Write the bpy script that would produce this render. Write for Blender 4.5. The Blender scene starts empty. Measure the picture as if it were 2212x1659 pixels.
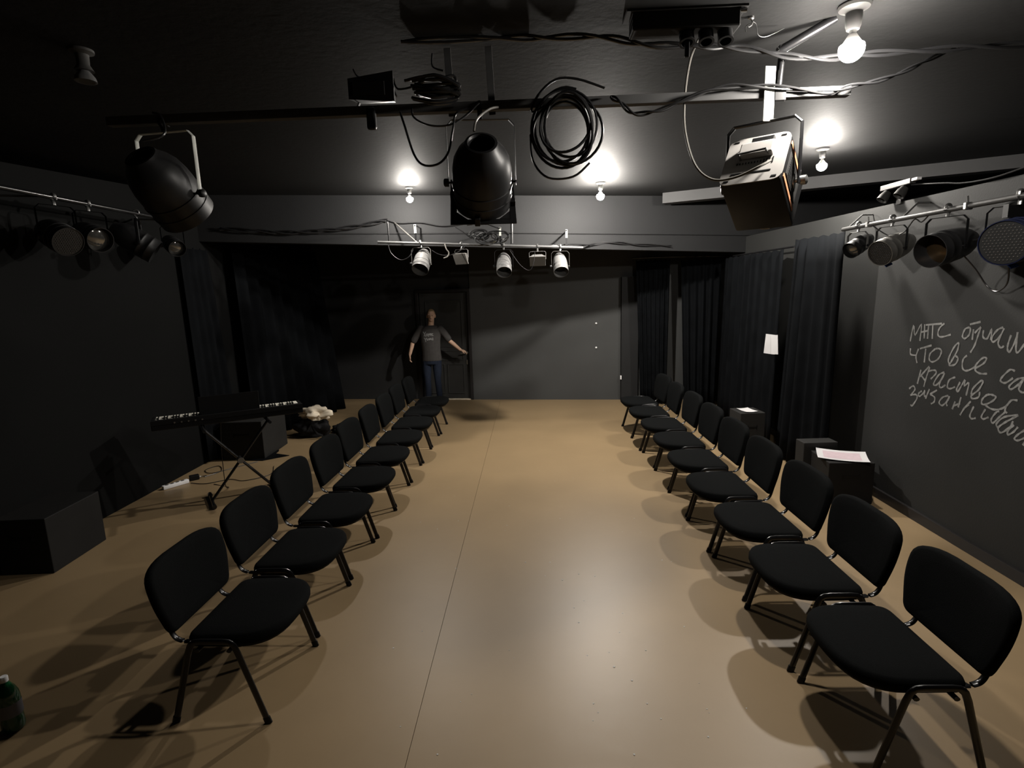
import bpy, bmesh, math, random
from mathutils import Vector, Matrix, Quaternion
from mathutils.bvhtree import BVHTree
random.seed(7)
sc = bpy.context.scene
COL = sc.collection
PI = math.pi
R = math.radians

# ---------------------------------------------------------------- camera
cam_d = bpy.data.cameras.new('camera')
cam = bpy.data.objects.new('camera', cam_d)
COL.objects.link(cam)
cam_d.sensor_width = 36.0
cam_d.sensor_fit = 'HORIZONTAL'
cam_d.lens = 1171.0 / 2212.0 * 36.0
cam_d.clip_start = 0.05
_x = Vector((0.99907327, 0.03211907, -0.02865251))
_d = Vector((-0.0226105, -0.17479941, -0.98434442))
_f = Vector((-0.03662467, 0.98408004, -0.17391119))
cam.matrix_world = Matrix(((_x.x, -_d.x, -_f.x, 0.0), (_x.y, -_d.y, -_f.y, 0.0),
                           (_x.z, -_d.z, -_f.z, 2.08), (0, 0, 0, 1)))
sc.camera = cam

# ---------------------------------------------------------------- world, exposure
w = bpy.data.worlds.new('world'); sc.world = w
w.use_nodes = True
w.node_tree.nodes['Background'].inputs[0].default_value = (0.006, 0.0065, 0.007, 1)
w.node_tree.nodes['Background'].inputs[1].default_value = 1.0
sc.view_settings.view_transform = 'Standard'
sc.view_settings.look = 'None'
sc.view_settings.gamma = 1.0
sc.view_settings.use_curve_mapping = False
sc.view_settings.exposure = 2.0
BULB_POWER = 1300.0               # emission strength of the glowing bulbs
BULB_COLOR = (1.0, 0.94, 0.86)

# ---------------------------------------------------------------- materials
def mat(name, col, rough=0.6, metal=0.0, noise=0.0, nscale=8.0, bump=0.0, bscale=60.0, spec=0.22, col2=None, coat=0.0):
    col = tuple(c * 0.6 for c in col); col2 = tuple(c * 0.6 for c in col2) if col2 else None
    m = bpy.data.materials.new(name); m.use_nodes = True
    nt = m.node_tree; b = nt.nodes['Principled BSDF']
    b.inputs['Base Color'].default_value = (*col, 1)
    b.inputs['Roughness'].default_value = rough
    b.inputs['Metallic'].default_value = metal
    b.inputs['Specular IOR Level'].default_value = spec
    b.inputs['Coat Weight'].default_value = coat
    tc = nt.nodes.new('ShaderNodeTexCoord')
    if noise > 0 or col2:
        n = nt.nodes.new('ShaderNodeTexNoise'); n.inputs['Scale'].default_value = nscale
        n.inputs['Detail'].default_value = 5
        nt.links.new(tc.outputs['Object'], n.inputs['Vector'])
        r = nt.nodes.new('ShaderNodeValToRGB')
        r.color_ramp.elements[0].position = 0.3; r.color_ramp.elements[1].position = 0.7
        c2 = col2 if col2 else tuple(min(1, c * (1 + noise)) for c in col)
        c1 = col if col2 else tuple(c * (1 - noise) for c in col)
        r.color_ramp.elements[0].color = (*c1, 1); r.color_ramp.elements[1].color = (*c2, 1)
        nt.links.new(n.outputs['Fac'], r.inputs['Fac'])
        nt.links.new(r.outputs['Color'], b.inputs['Base Color'])
    if bump > 0:
        n2 = nt.nodes.new('ShaderNodeTexNoise'); n2.inputs['Scale'].default_value = bscale
        n2.inputs['Detail'].default_value = 4
        nt.links.new(tc.outputs['Object'], n2.inputs['Vector'])
        bp = nt.nodes.new('ShaderNodeBump'); bp.inputs['Strength'].default_value = bump
        bp.inputs['Distance'].default_value = 0.01
        nt.links.new(n2.outputs['Fac'], bp.inputs['Height'])
        nt.links.new(bp.outputs['Normal'], b.inputs['Normal'])
    return m

def emit(name, col, s):
    m = bpy.data.materials.new(name); m.use_nodes = True
    b = m.node_tree.nodes['Principled BSDF']
    b.inputs['Base Color'].default_value = (*col, 1)
    b.inputs['Emission Color'].default_value = (*col, 1)
    b.inputs['Emission Strength'].default_value = s
    return m

M = {}
M['floor'] = mat('floor_paint', (0.40, 0.281, 0.152), 0.43, noise=0.06, nscale=1.6, bump=0.10, bscale=9.0, spec=0.42)
M['seam'] = mat('seam_dark', (0.10, 0.075, 0.05), 0.9)
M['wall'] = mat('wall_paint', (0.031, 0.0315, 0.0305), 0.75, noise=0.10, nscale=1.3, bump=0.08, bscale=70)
M['wall_l'] = mat('shade_darkened_wall_paint', (0.0075, 0.0078, 0.0078), 0.85, noise=0.10, nscale=1.3, bump=0.08, bscale=70, spec=0.08)  # left wall paint darkened: lens falloff and deep shade put into the colour
M['wall_b'] = mat('black_back_wall_paint', (0.045, 0.046, 0.047), 0.8, noise=0.10, nscale=1.3, bump=0.08, bscale=70, spec=0.15)
M['wall_p'] = mat('grey_panel_paint', (0.070, 0.072, 0.071), 0.75, noise=0.10, nscale=1.3, bump=0.08, bscale=70, spec=0.4)
M['ceil'] = mat('ceiling_paint', (0.0220, 0.0220, 0.0220), 0.70, spec=0.10, noise=0.14, nscale=1.0, bump=0.10, bscale=25)
M['bulkhead'] = mat('bulkhead_paint', (0.0215, 0.022, 0.023), 0.7, noise=0.08, nscale=1.5, bump=0.08, bscale=60)
M['trim'] = mat('grey_trim_paint', (0.085, 0.085, 0.086), 0.7, noise=0.08, nscale=1.5)
M['rearplate'] = mat('pale_grey_enamel', (0.50, 0.48, 0.46), 0.5, noise=0.05, nscale=10)
M['base'] = mat('baseboard_paint', (0.032, 0.03, 0.03), 0.35)
M['door'] = mat('door_paint', (0.050, 0.050, 0.048), 0.5, noise=0.1)
M['cloth'] = mat('curtain_cloth', (0.0055, 0.0063, 0.0075), 0.9, noise=0.25, nscale=5, bump=0.15, bscale=200, spec=0.05)
M['fabric'] = mat('chair_fabric', (0.0075, 0.0081, 0.0083), 0.95, noise=0.12, nscale=120, bump=0.3, bscale=420, spec=0.04)
M['frame'] = mat('black_enamel', (0.012, 0.012, 0.013), 0.28, spec=0.5)
M['plastic'] = mat('black_plastic', (0.010, 0.010, 0.0105), 0.45)
M['can'] = mat('spun_black_metal', (0.018, 0.018, 0.019), 0.42, noise=0.2, nscale=6, spec=0.4)
M['silver'] = mat('brushed_silver', (0.32, 0.31, 0.29), 0.42, metal=0.7, noise=0.1, nscale=12)
M['greymetal'] = mat('grey_enamel', (0.17, 0.168, 0.165), 0.5, noise=0.06, nscale=10)
M['steel'] = mat('bare_steel', (0.55, 0.55, 0.54), 0.3, metal=0.9)
M['darkbox'] = mat('stage_cube_paint', (0.011, 0.0105, 0.010), 0.7, noise=0.2, nscale=4)
M['greybox'] = mat('grey_stage_paint', (0.026, 0.0255, 0.0245), 0.7, noise=0.12, nscale=4)
M['led_shell'] = mat('bulb_shell', (0.9, 0.88, 0.84), 0.5)
M['paper'] = mat('white_paper', (0.85, 0.84, 0.85), 0.8, noise=0.02)
M['pinkpaper'] = mat('pinkish_print', (0.78, 0.62, 0.67), 0.8, noise=0.06, nscale=25)
M['whiteplastic'] = mat('white_plastic', (1.2, 1.2, 1.22), 0.4)
M['ivory'] = mat('ivory_keys', (1.2, 1.16, 1.02), 0.35)
M['cable'] = mat('black_rubber', (0.016, 0.016, 0.017), 0.33, spec=0.6)
M['greycable'] = mat('grey_cable', (0.22, 0.21, 0.19), 0.4)
M['socket'] = mat('lamp_socket', (0.10, 0.098, 0.094), 0.5)
M['bulb'] = emit('glowing_bulb', BULB_COLOR, BULB_POWER)
M['offbulb'] = mat('clear_bulb', (0.20, 0.20, 0.20), 0.15)
M['beam'] = mat('grey_beam_paint', (0.12, 0.12, 0.12), 0.45, noise=0.15, nscale=5)
M['blackpipe'] = mat('black_pipe', (0.014, 0.014, 0.015), 0.25, spec=0.6)
M['whitestrip'] = mat('pale_plate', (0.70, 0.72, 0.66), 0.4, noise=0.1, nscale=20)
M['orange'] = mat('orange_edge', (0.75, 0.33, 0.17), 0.5)
M['lens'] = mat('lens_glass', (0.28, 0.27, 0.25), 0.08, metal=0.75, spec=0.8)
M['amberlens'] = mat('amber_reflector', (0.13, 0.085, 0.045), 0.12, metal=0.7)
M['ledface'] = mat('led_face', (0.03, 0.03, 0.03), 0.3)
M['led'] = mat('led_bead', (0.10, 0.095, 0.09), 0.15)
M['bluelabel'] = mat('blue_label', (0.03, 0.09, 0.42), 0.5)
M['bluebody'] = mat('blue_black_metal', (0.012, 0.016, 0.045), 0.35)
M['chalk'] = mat('chalk', (0.33, 0.33, 0.32), 0.95, noise=0.3, nscale=45)
M['green'] = mat('green_bottle', (0.012, 0.13, 0.045), 0.12, spec=0.7)
M['label'] = mat('bottle_label', (0.30, 0.30, 0.34), 0.5)
M['dimmetal'] = mat('dim_grey_metal', (0.055, 0.054, 0.052), 0.5)
M['skin'] = mat('skin', (0.85, 0.56, 0.40), 0.55, noise=0.05)
M['hair'] = mat('hair', (0.36, 0.25, 0.13), 0.7, noise=0.3, nscale=60)
M['tshirt'] = mat('grey_tshirt', (0.085, 0.080, 0.078), 0.9, noise=0.1, nscale=20)
M['print'] = mat('shirt_print', (0.42, 0.42, 0.42), 0.8)
M['denim'] = mat('dark_denim', (0.016, 0.024, 0.046), 0.85, noise=0.2, nscale=30)
M['shoe'] = mat('dark_shoe', (0.02, 0.02, 0.022), 0.6)
M['sole'] = mat('pale_toe', (0.55, 0.55, 0.55), 0.6)
M['eye'] = mat('eye_dark', (0.02, 0.015, 0.012), 0.3)
M['lip'] = mat('lips', (0.30, 0.12, 0.10), 0.5)
M['bag'] = mat('black_bag', (0.010, 0.010, 0.012), 0.75, noise=0.3, nscale=12)
M['cream'] = mat('cream_cloth', (1.2, 1.06, 0.84), 0.85, noise=0.12, nscale=14)
M['yellow'] = mat('yellow_tag', (0.75, 0.72, 0.30), 0.6)
M['fleck'] = mat('white_fleck', (0.80, 0.78, 0.74), 0.7)

# ---------------------------------------------------------------- mesh helpers
def NB(): return bmesh.new()

def box(bm, c, s, rot=None, bevel=0.0):
    r = bmesh.ops.create_cube(bm, size=1.0)
    vs = r['verts']
    bmesh.ops.scale(bm, vec=Vector(s), verts=vs)
    if bevel > 0:
        es = list({e for v in vs for e in v.link_edges})
        rb = bmesh.ops.bevel(bm, geom=es, offset=bevel, segments=2, affect='EDGES', profile=0.5)
        vs = list({v for f in rb['faces'] for v in f.verts} | {v for v in vs if v.is_valid})
    if rot is not None: bmesh.ops.rotate(bm, cent=(0, 0, 0), matrix=rot, verts=vs)
    bmesh.ops.translate(bm, vec=Vector(c), verts=vs)
    return vs

def spline(pts, n=6):
    pts = [Vector(p) for p in pts]
    if len(pts) < 3: return pts
    out = []
    for i in range(len(pts) - 1):
        p0 = pts[max(i - 1, 0)]; p1 = pts[i]; p2 = pts[i + 1]; p3 = pts[min(i + 2, len(pts) - 1)]
        for k in range(n):
            t = k / n
            out.append(0.5 * ((2 * p1) + (p2 - p0) * t + (2 * p0 - 5 * p1 + 4 * p2 - p3) * t * t + (3 * p1 - p0 - 3 * p2 + p3) * t ** 3))
    out.append(pts[-1])
    return out

def tube(bm, pts, r, seg=8, ry=None, up=None, radii=None):
    """round or flat-oval tube through points; up fixes the direction of the second radius"""
    pts = [Vector(p) for p in pts]
    ry = r if ry is None else ry
    rings = []; prev = None
    for i, p in enumerate(pts):
        if i == 0: t = pts[1] - pts[0]
        elif i == len(pts) - 1: t = pts[-1] - pts[-2]
        else: t = (pts[i + 1] - p).normalized() + (p - pts[i - 1]).normalized()
        if t.length < 1e-9: t = Vector((0, 0, 1))
        t.normalize()
        if up is not None:
            b = Vector(up) - t * t.dot(Vector(up))
        elif prev is None:
            a = Vector((0, 0, 1)) if abs(t.z) < 0.9 else Vector((1, 0, 0)); b = a - t * a.dot(t)
        else:
            b = prev - t * prev.dot(t)
        if b.length < 1e-6: b = t.orthogonal()
        b.normalize(); prev = b; a = t.cross(b)
        k = radii[i] if radii else 1.0
        rings.append([bm.verts.new(p + a * (math.cos(2 * PI * j / seg) * r * k) + b * (math.sin(2 * PI * j / seg) * ry * k)) for j in range(seg)])
    for i in range(len(rings) - 1):
        for j in range(seg):
            bm.faces.new((rings[i][j], rings[i][(j + 1) % seg], rings[i + 1][(j + 1) % seg], rings[i + 1][j]))
    bm.faces.new(rings[0][::-1]); bm.faces.new(rings[-1])

def lathe(bm, prof, seg=28, cap=True, mtx=None):
    """profile (r, z) turned about z"""
    rings = []
    for r, z in prof:
        if r < 1e-6:
            rings.append([bm.verts.new((0, 0, z))])
        else:
            rings.append([bm.verts.new((r * math.cos(2 * PI * j / seg), r * math.sin(2 * PI * j / seg), z)) for j in range(seg)])
    for a, b in zip(rings[:-1], rings[1:]):
        for j in range(seg):
            q = [a[j % len(a)], a[(j + 1) % len(a)], b[(j + 1) % len(b)], b[j % len(b)]]
            u = []
            for v in q:
                if v not in u: u.append(v)
            if len(u) > 2:
                try: bm.faces.new(u)
                except ValueError: pass
    if cap:
        if len(rings[0]) > 2: bm.faces.new(rings[0][::-1])
        if len(rings[-1]) > 2: bm.faces.new(rings[-1])
    if mtx is not None:
        vs = [v for rg in rings for v in rg]
        bmesh.ops.transform(bm, matrix=mtx, verts=vs)

def prism(bm, poly, z0, z1, top=None):
    """vertical prism over plan polygon; z1 may be a list of heights per corner, top likewise for z0"""
    n = len(poly)
    zt = z1 if isinstance(z1, (list, tuple)) else [z1] * n
    zb = z0 if isinstance(z0, (list, tuple)) else [z0] * n
    lo = [bm.verts.new((p[0], p[1], zb[i])) for i, p in enumerate(poly)]
    hi = [bm.verts.new((p[0], p[1], zt[i])) for i, p in enumerate(poly)]
    bm.faces.new(lo[::-1]); bm.faces.new(hi)
    for i in range(n):
        bm.faces.new((lo[i], lo[(i + 1) % n], hi[(i + 1) % n], hi[i]))

def loft(bm, rings, seg=20):
    """rings: (cx, cy, cz, rx, ry) horizontal ellipses"""
    rs = []
    for cx, cy, cz, rx, ry in rings:
        rs.append([bm.verts.new((cx + rx * math.cos(2 * PI * j / seg), cy + ry * math.sin(2 * PI * j / seg), cz)) for j in range(seg)])
    for a, b in zip(rs[:-1], rs[1:]):
        for j in range(seg): bm.faces.new((a[j], a[(j + 1) % seg], b[(j + 1) % seg], b[j]))
    bm.faces.new(rs[0][::-1]); bm.faces.new(rs[-1])

def ellip(bm, c, r, rot=None, u=16, v=10):
    q = bmesh.ops.create_uvsphere(bm, u_segments=u, v_segments=v, radius=1.0)['verts']
    bmesh.ops.scale(bm, vec=Vector(r), verts=q)
    if rot is not None: bmesh.ops.rotate(bm, cent=(0, 0, 0), matrix=rot, verts=q)
    bmesh.ops.translate(bm, vec=Vector(c), verts=q)

def obj(name, bm, m, parent=None, smooth=False, loc=None, rot=None, sharp=40):
    bmesh.ops.recalc_face_normals(bm, faces=bm.faces[:])
    me = bpy.data.meshes.new(name)
    bm.to_mesh(me); bm.free()
    if smooth:
        me.polygons.foreach_set('use_smooth', [True] * len(me.polygons))
        me.set_sharp_from_angle(angle=R(sharp))
    me.materials.append(m)
    o = bpy.data.objects.new(name, me); COL.objects.link(o)
    if parent is not None: o.parent = parent
    if loc is not None: o.location = loc
    if rot is not None: o.rotation_euler = rot
    return o

def tag(o, label, cat, group=None):
    o['label'] = label; o['category'] = cat
    if group: o['group'] = group
    return o

def thing(name, label, cat, loc=(0, 0, 0), rz=0.0, group=None):
    o = bpy.data.objects.new(name, None); COL.objects.link(o)
    o.empty_display_size = 0.1
    o.location = loc; o.rotation_euler = (0, 0, rz)
    return tag(o, label, cat, group)

def struct(name, bm, m, parent=None, smooth=False):
    o = obj(name, bm, m, parent, smooth)
    if parent is None: o['kind'] = 'structure'
    return o

def dup(root, loc, rz, label):
    r = root.copy(); COL.objects.link(r); r.location = loc; r.rotation_euler = (0, 0, rz)
    r['label'] = label
    for ch in list(root.children):
        c = ch.copy(); COL.objects.link(c); c.parent = r
        for g in list(ch.children):
            d = g.copy(); COL.objects.link(d); d.parent = c
    return r

# ---------------------------------------------------------------- the room
CH = 3.34                                        # ceiling height
def far_y(x): return 10.08 - 0.1069 * x          # the far wall is slightly skew
def bulk_y(x): return 6.95 + (x + 4.15) * (8.60 - 6.95) / 7.45

fl = struct('floor', (lambda b: (box(b, (0, 4.5, -0.055), (12.6, 13.4, 0.10)), b)[1])(NB()), M['seam'])
for x0, x1 in ((-6.2, -0.603), (-0.600, 6.2)):
    b = NB(); box(b, ((x0 + x1) / 2, 4.5, -0.0025), (x1 - x0, 13.2, 0.005))
    obj('floor_sheet', b, M['floor'], fl)
b = NB(); box(b, (0, 4.5, CH + 0.05), (12.6, 13.4, 0.10)); struct('ceiling', b, M['ceil'])
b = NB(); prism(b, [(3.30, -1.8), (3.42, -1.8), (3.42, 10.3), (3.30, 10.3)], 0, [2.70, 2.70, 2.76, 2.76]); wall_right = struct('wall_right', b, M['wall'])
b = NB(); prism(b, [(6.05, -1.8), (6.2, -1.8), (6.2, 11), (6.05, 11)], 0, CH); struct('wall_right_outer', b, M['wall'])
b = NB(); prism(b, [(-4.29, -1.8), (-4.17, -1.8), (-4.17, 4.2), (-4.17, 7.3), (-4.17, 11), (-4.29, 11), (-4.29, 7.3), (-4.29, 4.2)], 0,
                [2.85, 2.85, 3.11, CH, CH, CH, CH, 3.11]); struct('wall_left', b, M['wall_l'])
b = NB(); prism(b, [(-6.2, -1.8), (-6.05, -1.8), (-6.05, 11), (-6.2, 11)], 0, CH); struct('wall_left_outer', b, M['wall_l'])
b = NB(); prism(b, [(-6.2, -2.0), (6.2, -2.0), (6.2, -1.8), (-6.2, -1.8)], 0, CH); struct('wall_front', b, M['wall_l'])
# far wall: piece left of the doorway, piece over the door, right panel standing a little proud
DX0, DX1, DH = -2.10, -1.165, 2.04
b = NB()
prism(b, [(-6.1, far_y(-6.1)), (DX0 - 0.06, far_y(DX0 - 0.06)), (DX0 - 0.06, far_y(DX0) + 0.2), (-6.1, far_y(-6.1) + 0.2)], 0, CH)
prism(b, [(DX0 - 0.06, far_y(DX0 - 0.06)), (DX1 + 0.05, far_y(DX1)), (DX1 + 0.05, far_y(DX1) + 0.2), (DX0 - 0.06, far_y(DX0) + 0.2)], DH + 0.06, CH)
prism(b, [(DX0 - 0.06, far_y(DX0) + 0.19), (DX1 + 0.05, far_y(DX1) + 0.19), (DX1 + 0.05, far_y(DX1) + 0.25), (DX0 - 0.06, far_y(DX0) + 0.25)], 0, DH + 0.1)
wb_ = struct('wall_back', b, M['wall_b'])
b = NB(); prism(b, [(DX1 + 0.05, far_y(DX1) - 0.05), (6.1, far_y(6.1) - 0.05), (6.1, far_y(6.1) + 0.2), (DX1 + 0.05, far_y(DX1) + 0.2)], 0, CH)
obj('wall_panel', b, M['wall_p'], wb_)
# bulkhead across the room, its lower edge sagging to the right
xa, xb = -4.17, 6.05
b = NB()
zl, zr = 2.777, 2.777 - 0.0345 * (xb - xa)
prism(b, [(xa, bulk_y(xa)), (xb, bulk_y(xb)), (xb, bulk_y(xb) + 0.22), (xa, bulk_y(xa) + 0.22)], [zl, zr, zr, zl], CH)
struct('trim_1', b, M['bulkhead'])
# shallow ceiling beam running askew over the right side
b = NB()
p0, p1 = Vector((1.90, 8.05)), Vector((6.05, 5.93))
n = Vector((p1.y - p0.y, p0.x - p1.x)).normalized() * -0.2
prism(b, [tuple(p0), tuple(p1), tuple(p1 + n), tuple(p0 + n)], 3.20, CH); struct('trim_2', b, M['trim'])
# pilaster at the right end of the far wall
b = NB(); prism(b, [(1.62, far_y(1.62) - 0.16), (1.91, far_y(1.91) - 0.16), (1.91, far_y(1.91)), (1.62, far_y(1.62))], 0, 2.22)
struct('trim_3', b, M['bulkhead'])
b = NB(); box(b, (3.286, 4.2, 0.045), (0.028, 11.9, 0.09), bevel=0.004); struct('baseboard_right', b, M['base'])
# chalk handwriting on the right wall
CHALK = [[(4.82,1.525),(4.798,1.666),(4.768,1.585),(4.705,1.681),(4.702,1.541)],[(4.665,1.684),(4.654,1.566)],[(4.701,1.614),(4.621,1.634)],[(4.621,1.678),(4.618,1.567)],[(4.653,1.679),(4.476,1.702)],[(4.574,1.69),(4.564,1.57)],[(4.45,1.705),(4.497,1.663),(4.505,1.611),(4.465,1.595),(4.372,1.623)],[(4.199,1.692),(4.238,1.675),(4.254,1.621),(4.228,1.605),(4.195,1.634),(4.188,1.679),(4.199,1.692)],[(4.197,1.714),(4.102,1.739)],[(4.158,1.681),(4.158,1.601)],[(4.143,1.653),(4.096,1.7),(4.107,1.656),(4.13,1.567),(4.162,1.505)],[(4.067,1.681),(4.064,1.631),(4.025,1.624),(4.001,1.693),(3.994,1.616)],[(3.906,1.713),(3.951,1.69),(3.988,1.631),(3.971,1.604),(3.921,1.651),(3.897,1.707),(3.931,1.608),(3.905,1.57),(3.879,1.586)],[(3.836,1.665),(3.85,1.603),(3.848,1.562),(3.827,1.551),(3.794,1.635),(3.787,1.689),(3.786,1.583),(3.766,1.552),(3.721,1.623)],[(4.806,1.467),(4.798,1.416),(4.731,1.414)],[(4.71,1.473),(4.73,1.404),(4.71,1.351)],[(4.693,1.475),(4.562,1.518)],[(4.624,1.483),(4.625,1.367)],[(4.515,1.495),(4.569,1.448),(4.573,1.399),(4.532,1.384),(4.472,1.42),(4.448,1.479),(4.473,1.5),(4.515,1.495)],[(4.348,1.39),(4.368,1.426),(4.327,1.523),(4.284,1.566),(4.286,1.513),(4.336,1.414),(4.351,1.381),(4.294,1.397),(4.271,1.446),(4.304,1.465)],[(4.19,1.479),(4.223,1.445),(4.218,1.378),(4.174,1.365),(4.106,1.402)],[(4.1,1.395),(4.032,1.441),(4.012,1.48),(4.046,1.479),(4.099,1.417),(4.093,1.378),(4.046,1.363),(3.991,1.372)],[(3.769,1.424),(3.808,1.428),(3.862,1.368),(3.87,1.339),(3.833,1.331),(3.777,1.375)],[(3.686,1.39),(3.739,1.375),(3.796,1.317),(3.781,1.296),(3.733,1.335),(3.696,1.382),(3.722,1.31),(3.689,1.29),(3.672,1.3)],[(4.656,1.3),(4.682,1.174)],[(4.565,1.343),(4.659,1.241)],[(4.643,1.252),(4.598,1.22)],[(4.558,1.336),(4.588,1.232),(4.601,1.163)],[(4.57,1.301),(4.5,1.32),(4.481,1.298),(4.533,1.241)],[(4.394,1.32),(4.452,1.287),(4.495,1.207),(4.462,1.205),(4.408,1.27),(4.393,1.312),(4.432,1.218),(4.412,1.19),(4.369,1.221)],[(4.279,1.299),(4.335,1.267),(4.347,1.21),(4.315,1.2),(4.268,1.224)],[(4.226,1.27),(4.252,1.211),(4.235,1.195),(4.182,1.293),(4.18,1.248),(4.142,1.277),(4.155,1.177)],[(4.107,1.194),(4.1,1.24),(4.038,1.31),(4.016,1.306),(4.046,1.243),(4.106,1.186),(4.089,1.167),(4.038,1.189),(4.035,1.23)],[(3.965,1.222),(4.002,1.185),(4.006,1.148),(3.971,1.148),(3.909,1.19),(3.893,1.222),(3.932,1.228),(3.965,1.222)],[(3.97,1.141),(3.908,1.126),(3.837,1.145),(3.788,1.188)],[(3.718,1.23),(3.769,1.219),(3.806,1.149),(3.786,1.126)],[(4.774,1.114),(4.729,1.148),(4.702,1.127),(4.732,1.079),(4.748,1.063),(4.683,1.08),(4.667,1.049),(4.716,0.974),(4.736,0.982)],[(4.619,1.124),(4.648,1.103),(4.657,1.08),(4.635,1.076),(4.606,1.103),(4.585,1.134),(4.589,1.107),(4.578,1.085),(4.561,1.095)],[(4.534,1.157),(4.567,1.068)],[(4.452,1.163),(4.524,1.115)],[(4.524,1.115),(4.471,1.101),(4.468,1.063),(4.501,1.038)],[(4.327,1.142),(4.385,1.115),(4.415,1.068),(4.376,1.052),(4.322,1.112),(4.316,1.137),(4.338,1.077),(4.325,1.059)],[(4.252,1.111),(4.272,1.044)],[(4.266,1.072),(4.202,1.106)],[(4.2,1.156),(4.216,1.072)],[(4.104,1.142),(4.151,1.086),(4.189,1.016)],[(4.159,1.077),(4.118,1.116)],[(4.072,1.111),(4.097,1.038),(4.08,1.015),(4.041,1.029)],[(3.966,1.113),(3.992,1.055),(3.976,1.037),(3.932,1.062)],[(3.85,1.125),(3.873,1.112),(3.906,1.054),(3.889,1.03),(3.844,1.084),(3.796,1.137)],[(3.841,1.006),(3.86,1.03),(3.805,1.093),(3.703,1.131),(3.736,1.103),(3.799,1.052),(3.841,1.006),(3.812,0.978),(3.75,1.037),(3.733,1.083)],[(3.722,1.058),(3.761,1.006),(3.757,0.979),(3.715,1.012),(3.691,1.052)],[(3.634,1.047),(3.683,1.0),(3.704,0.966),(3.677,0.96),(3.626,0.995)],[(3.622,0.969),(3.636,0.938)]]
b = NB()
for pl in CHALK:
    pts = [Vector((p[0], p[1])) for p in pl]
    sm = [Vector((q.x, q.y)) for q in spline([Vector((p.x, p.y, 0)) for p in pts], 4)]
    L = []; Rr = []
    for i, p in enumerate(sm):
        t = (sm[min(i + 1, len(sm) - 1)] - sm[max(i - 1, 0)])
        t = t.normalized() if t.length > 1e-9 else Vector((1, 0))
        nn = Vector((-t.y, t.x)) * (0.0068 + 0.0016 * math.sin(i * 1.7))
        dx = 3.2988 - 0.00004 * (len(b.verts) % 40); L.append(b.verts.new((dx, p.x + nn.x, p.y + nn.y))); Rr.append(b.verts.new((dx, p.x - nn.x, p.y - nn.y)))
    for i in range(len(sm) - 1): b.faces.new((L[i], L[i + 1], Rr[i + 1], Rr[i]))
o = obj('chalk_writing', b, M['chalk'], wall_right); o['label'] = 'white chalk handwriting on the dark right wall'

# door with panels, frame, handle and lock
dr = bpy.data.objects.new('door_1', None); COL.objects.link(dr); dr['kind'] = 'structure'
dr.location = (DX0, far_y(DX0), 0); dr.rotation_euler = (0, 0, math.atan(-0.1069))
DW = (DX1 - DX0) * 1.006
b = NB(); box(b, (DW / 2, 0.03, DH / 2 + 0.012), (DW - 0.01, 0.04, DH - 0.02), bevel=0.003); leaf = obj('door_leaf', b, M['door'], dr)
for (x0, x1, z0, z1) in ((0.12, 0.43, 0.12, 0.68), (0.50, 0.81, 0.12, 0.68), (0.12, 0.81, 1.02, 1.88), (0.12, 0.81, 0.76, 0.94)):
    b = NB(); c = ((x0 + x1) / 2, 0.006, (z0 + z1) / 2)
    for s in (-1, 1):
        box(b, (c[0], 0.006, c[2] + s * (z1 - z0) / 2), (x1 - x0, 0.016, 0.022), bevel=0.004)
        box(b, (c[0] + s * (x1 - x0) / 2, 0.006, c[2]), (0.022, 0.016, z1 - z0), bevel=0.004)
    obj('panel_moulding', b, M['door'], leaf)
b = NB()
for x in (-0.03, DW + 0.028): box(b, (x, 0.0, DH / 2), (0.055, 0.13, DH), bevel=0.004)
box(b, (DW / 2, 0.0, DH + 0.03), (DW + 0.11, 0.13, 0.055), bevel=0.004); obj('door_frame', b, M['base'], dr)
b = NB(); tube(b, [(DW - 0.06, 0.02, 0.90), (DW - 0.06, -0.045, 0.90), (DW - 0.09, -0.055, 0.90), (DW - 0.17, -0.055, 0.895)], 0.011, 10)
lathe(b, [(0.028, 0), (0.028, 0.008), (0.02, 0.012)], 16, True, Matrix.Translation((DW - 0.06, 0.012, 0.90)) @ Matrix.Rotation(PI / 2, 4, 'X'))
obj('door_handle', b, M['steel'], leaf, True)
b = NB(); box(b, (DW - 0.06, 0.005, 0.72), (0.03, 0.014, 0.09), bevel=0.004); lathe(b, [(0.012, 0), (0.012, 0.015)], 12, True, Matrix.Translation((DW - 0.06, 0.003, 0.735)) @ Matrix.Rotation(PI / 2, 4, 'X'))
obj('lock_plate', b, M['steel'], leaf)
b = NB(); box(b, (DW / 2, 0.0, 0.004), (DW, 0.10, 0.010), bevel=0.002); obj('threshold', b, M['cream'], dr)
# little hooks / sockets on the far wall
for (x, z) in ((1.188, 1.411), (1.187, 0.971)):
    b = NB(); y = far_y(x) - 0.05
    lathe(b, [(0.017, 0), (0.017, 0.006), (0.006, 0.009), (0.006, 0.028), (0.010, 0.030), (0.010, 0.036)], 12, True, Matrix.Translation((x, y, z)) @ Matrix.Rotation(PI / 2, 4, 'X'))
    tag(obj('wall_hook', b, M['whiteplastic'], None, True), 'small white hook on the far wall, ' + ('the upper of two' if z > 1.2 else 'the lower of two'), 'hook', 'white hooks on the far wall')
b = NB(); box(b, (1.61, far_y(1.61) - 0.175, 0.435), (0.024, 0.03, 0.07), bevel=0.004); box(b, (1.61, far_y(1.61) - 0.192, 0.445), (0.012, 0.012, 0.022), bevel=0.002)
tag(obj('wall_catch', b, M['whiteplastic']), 'small white catch low on the pilaster of the far wall', 'catch')

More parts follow.
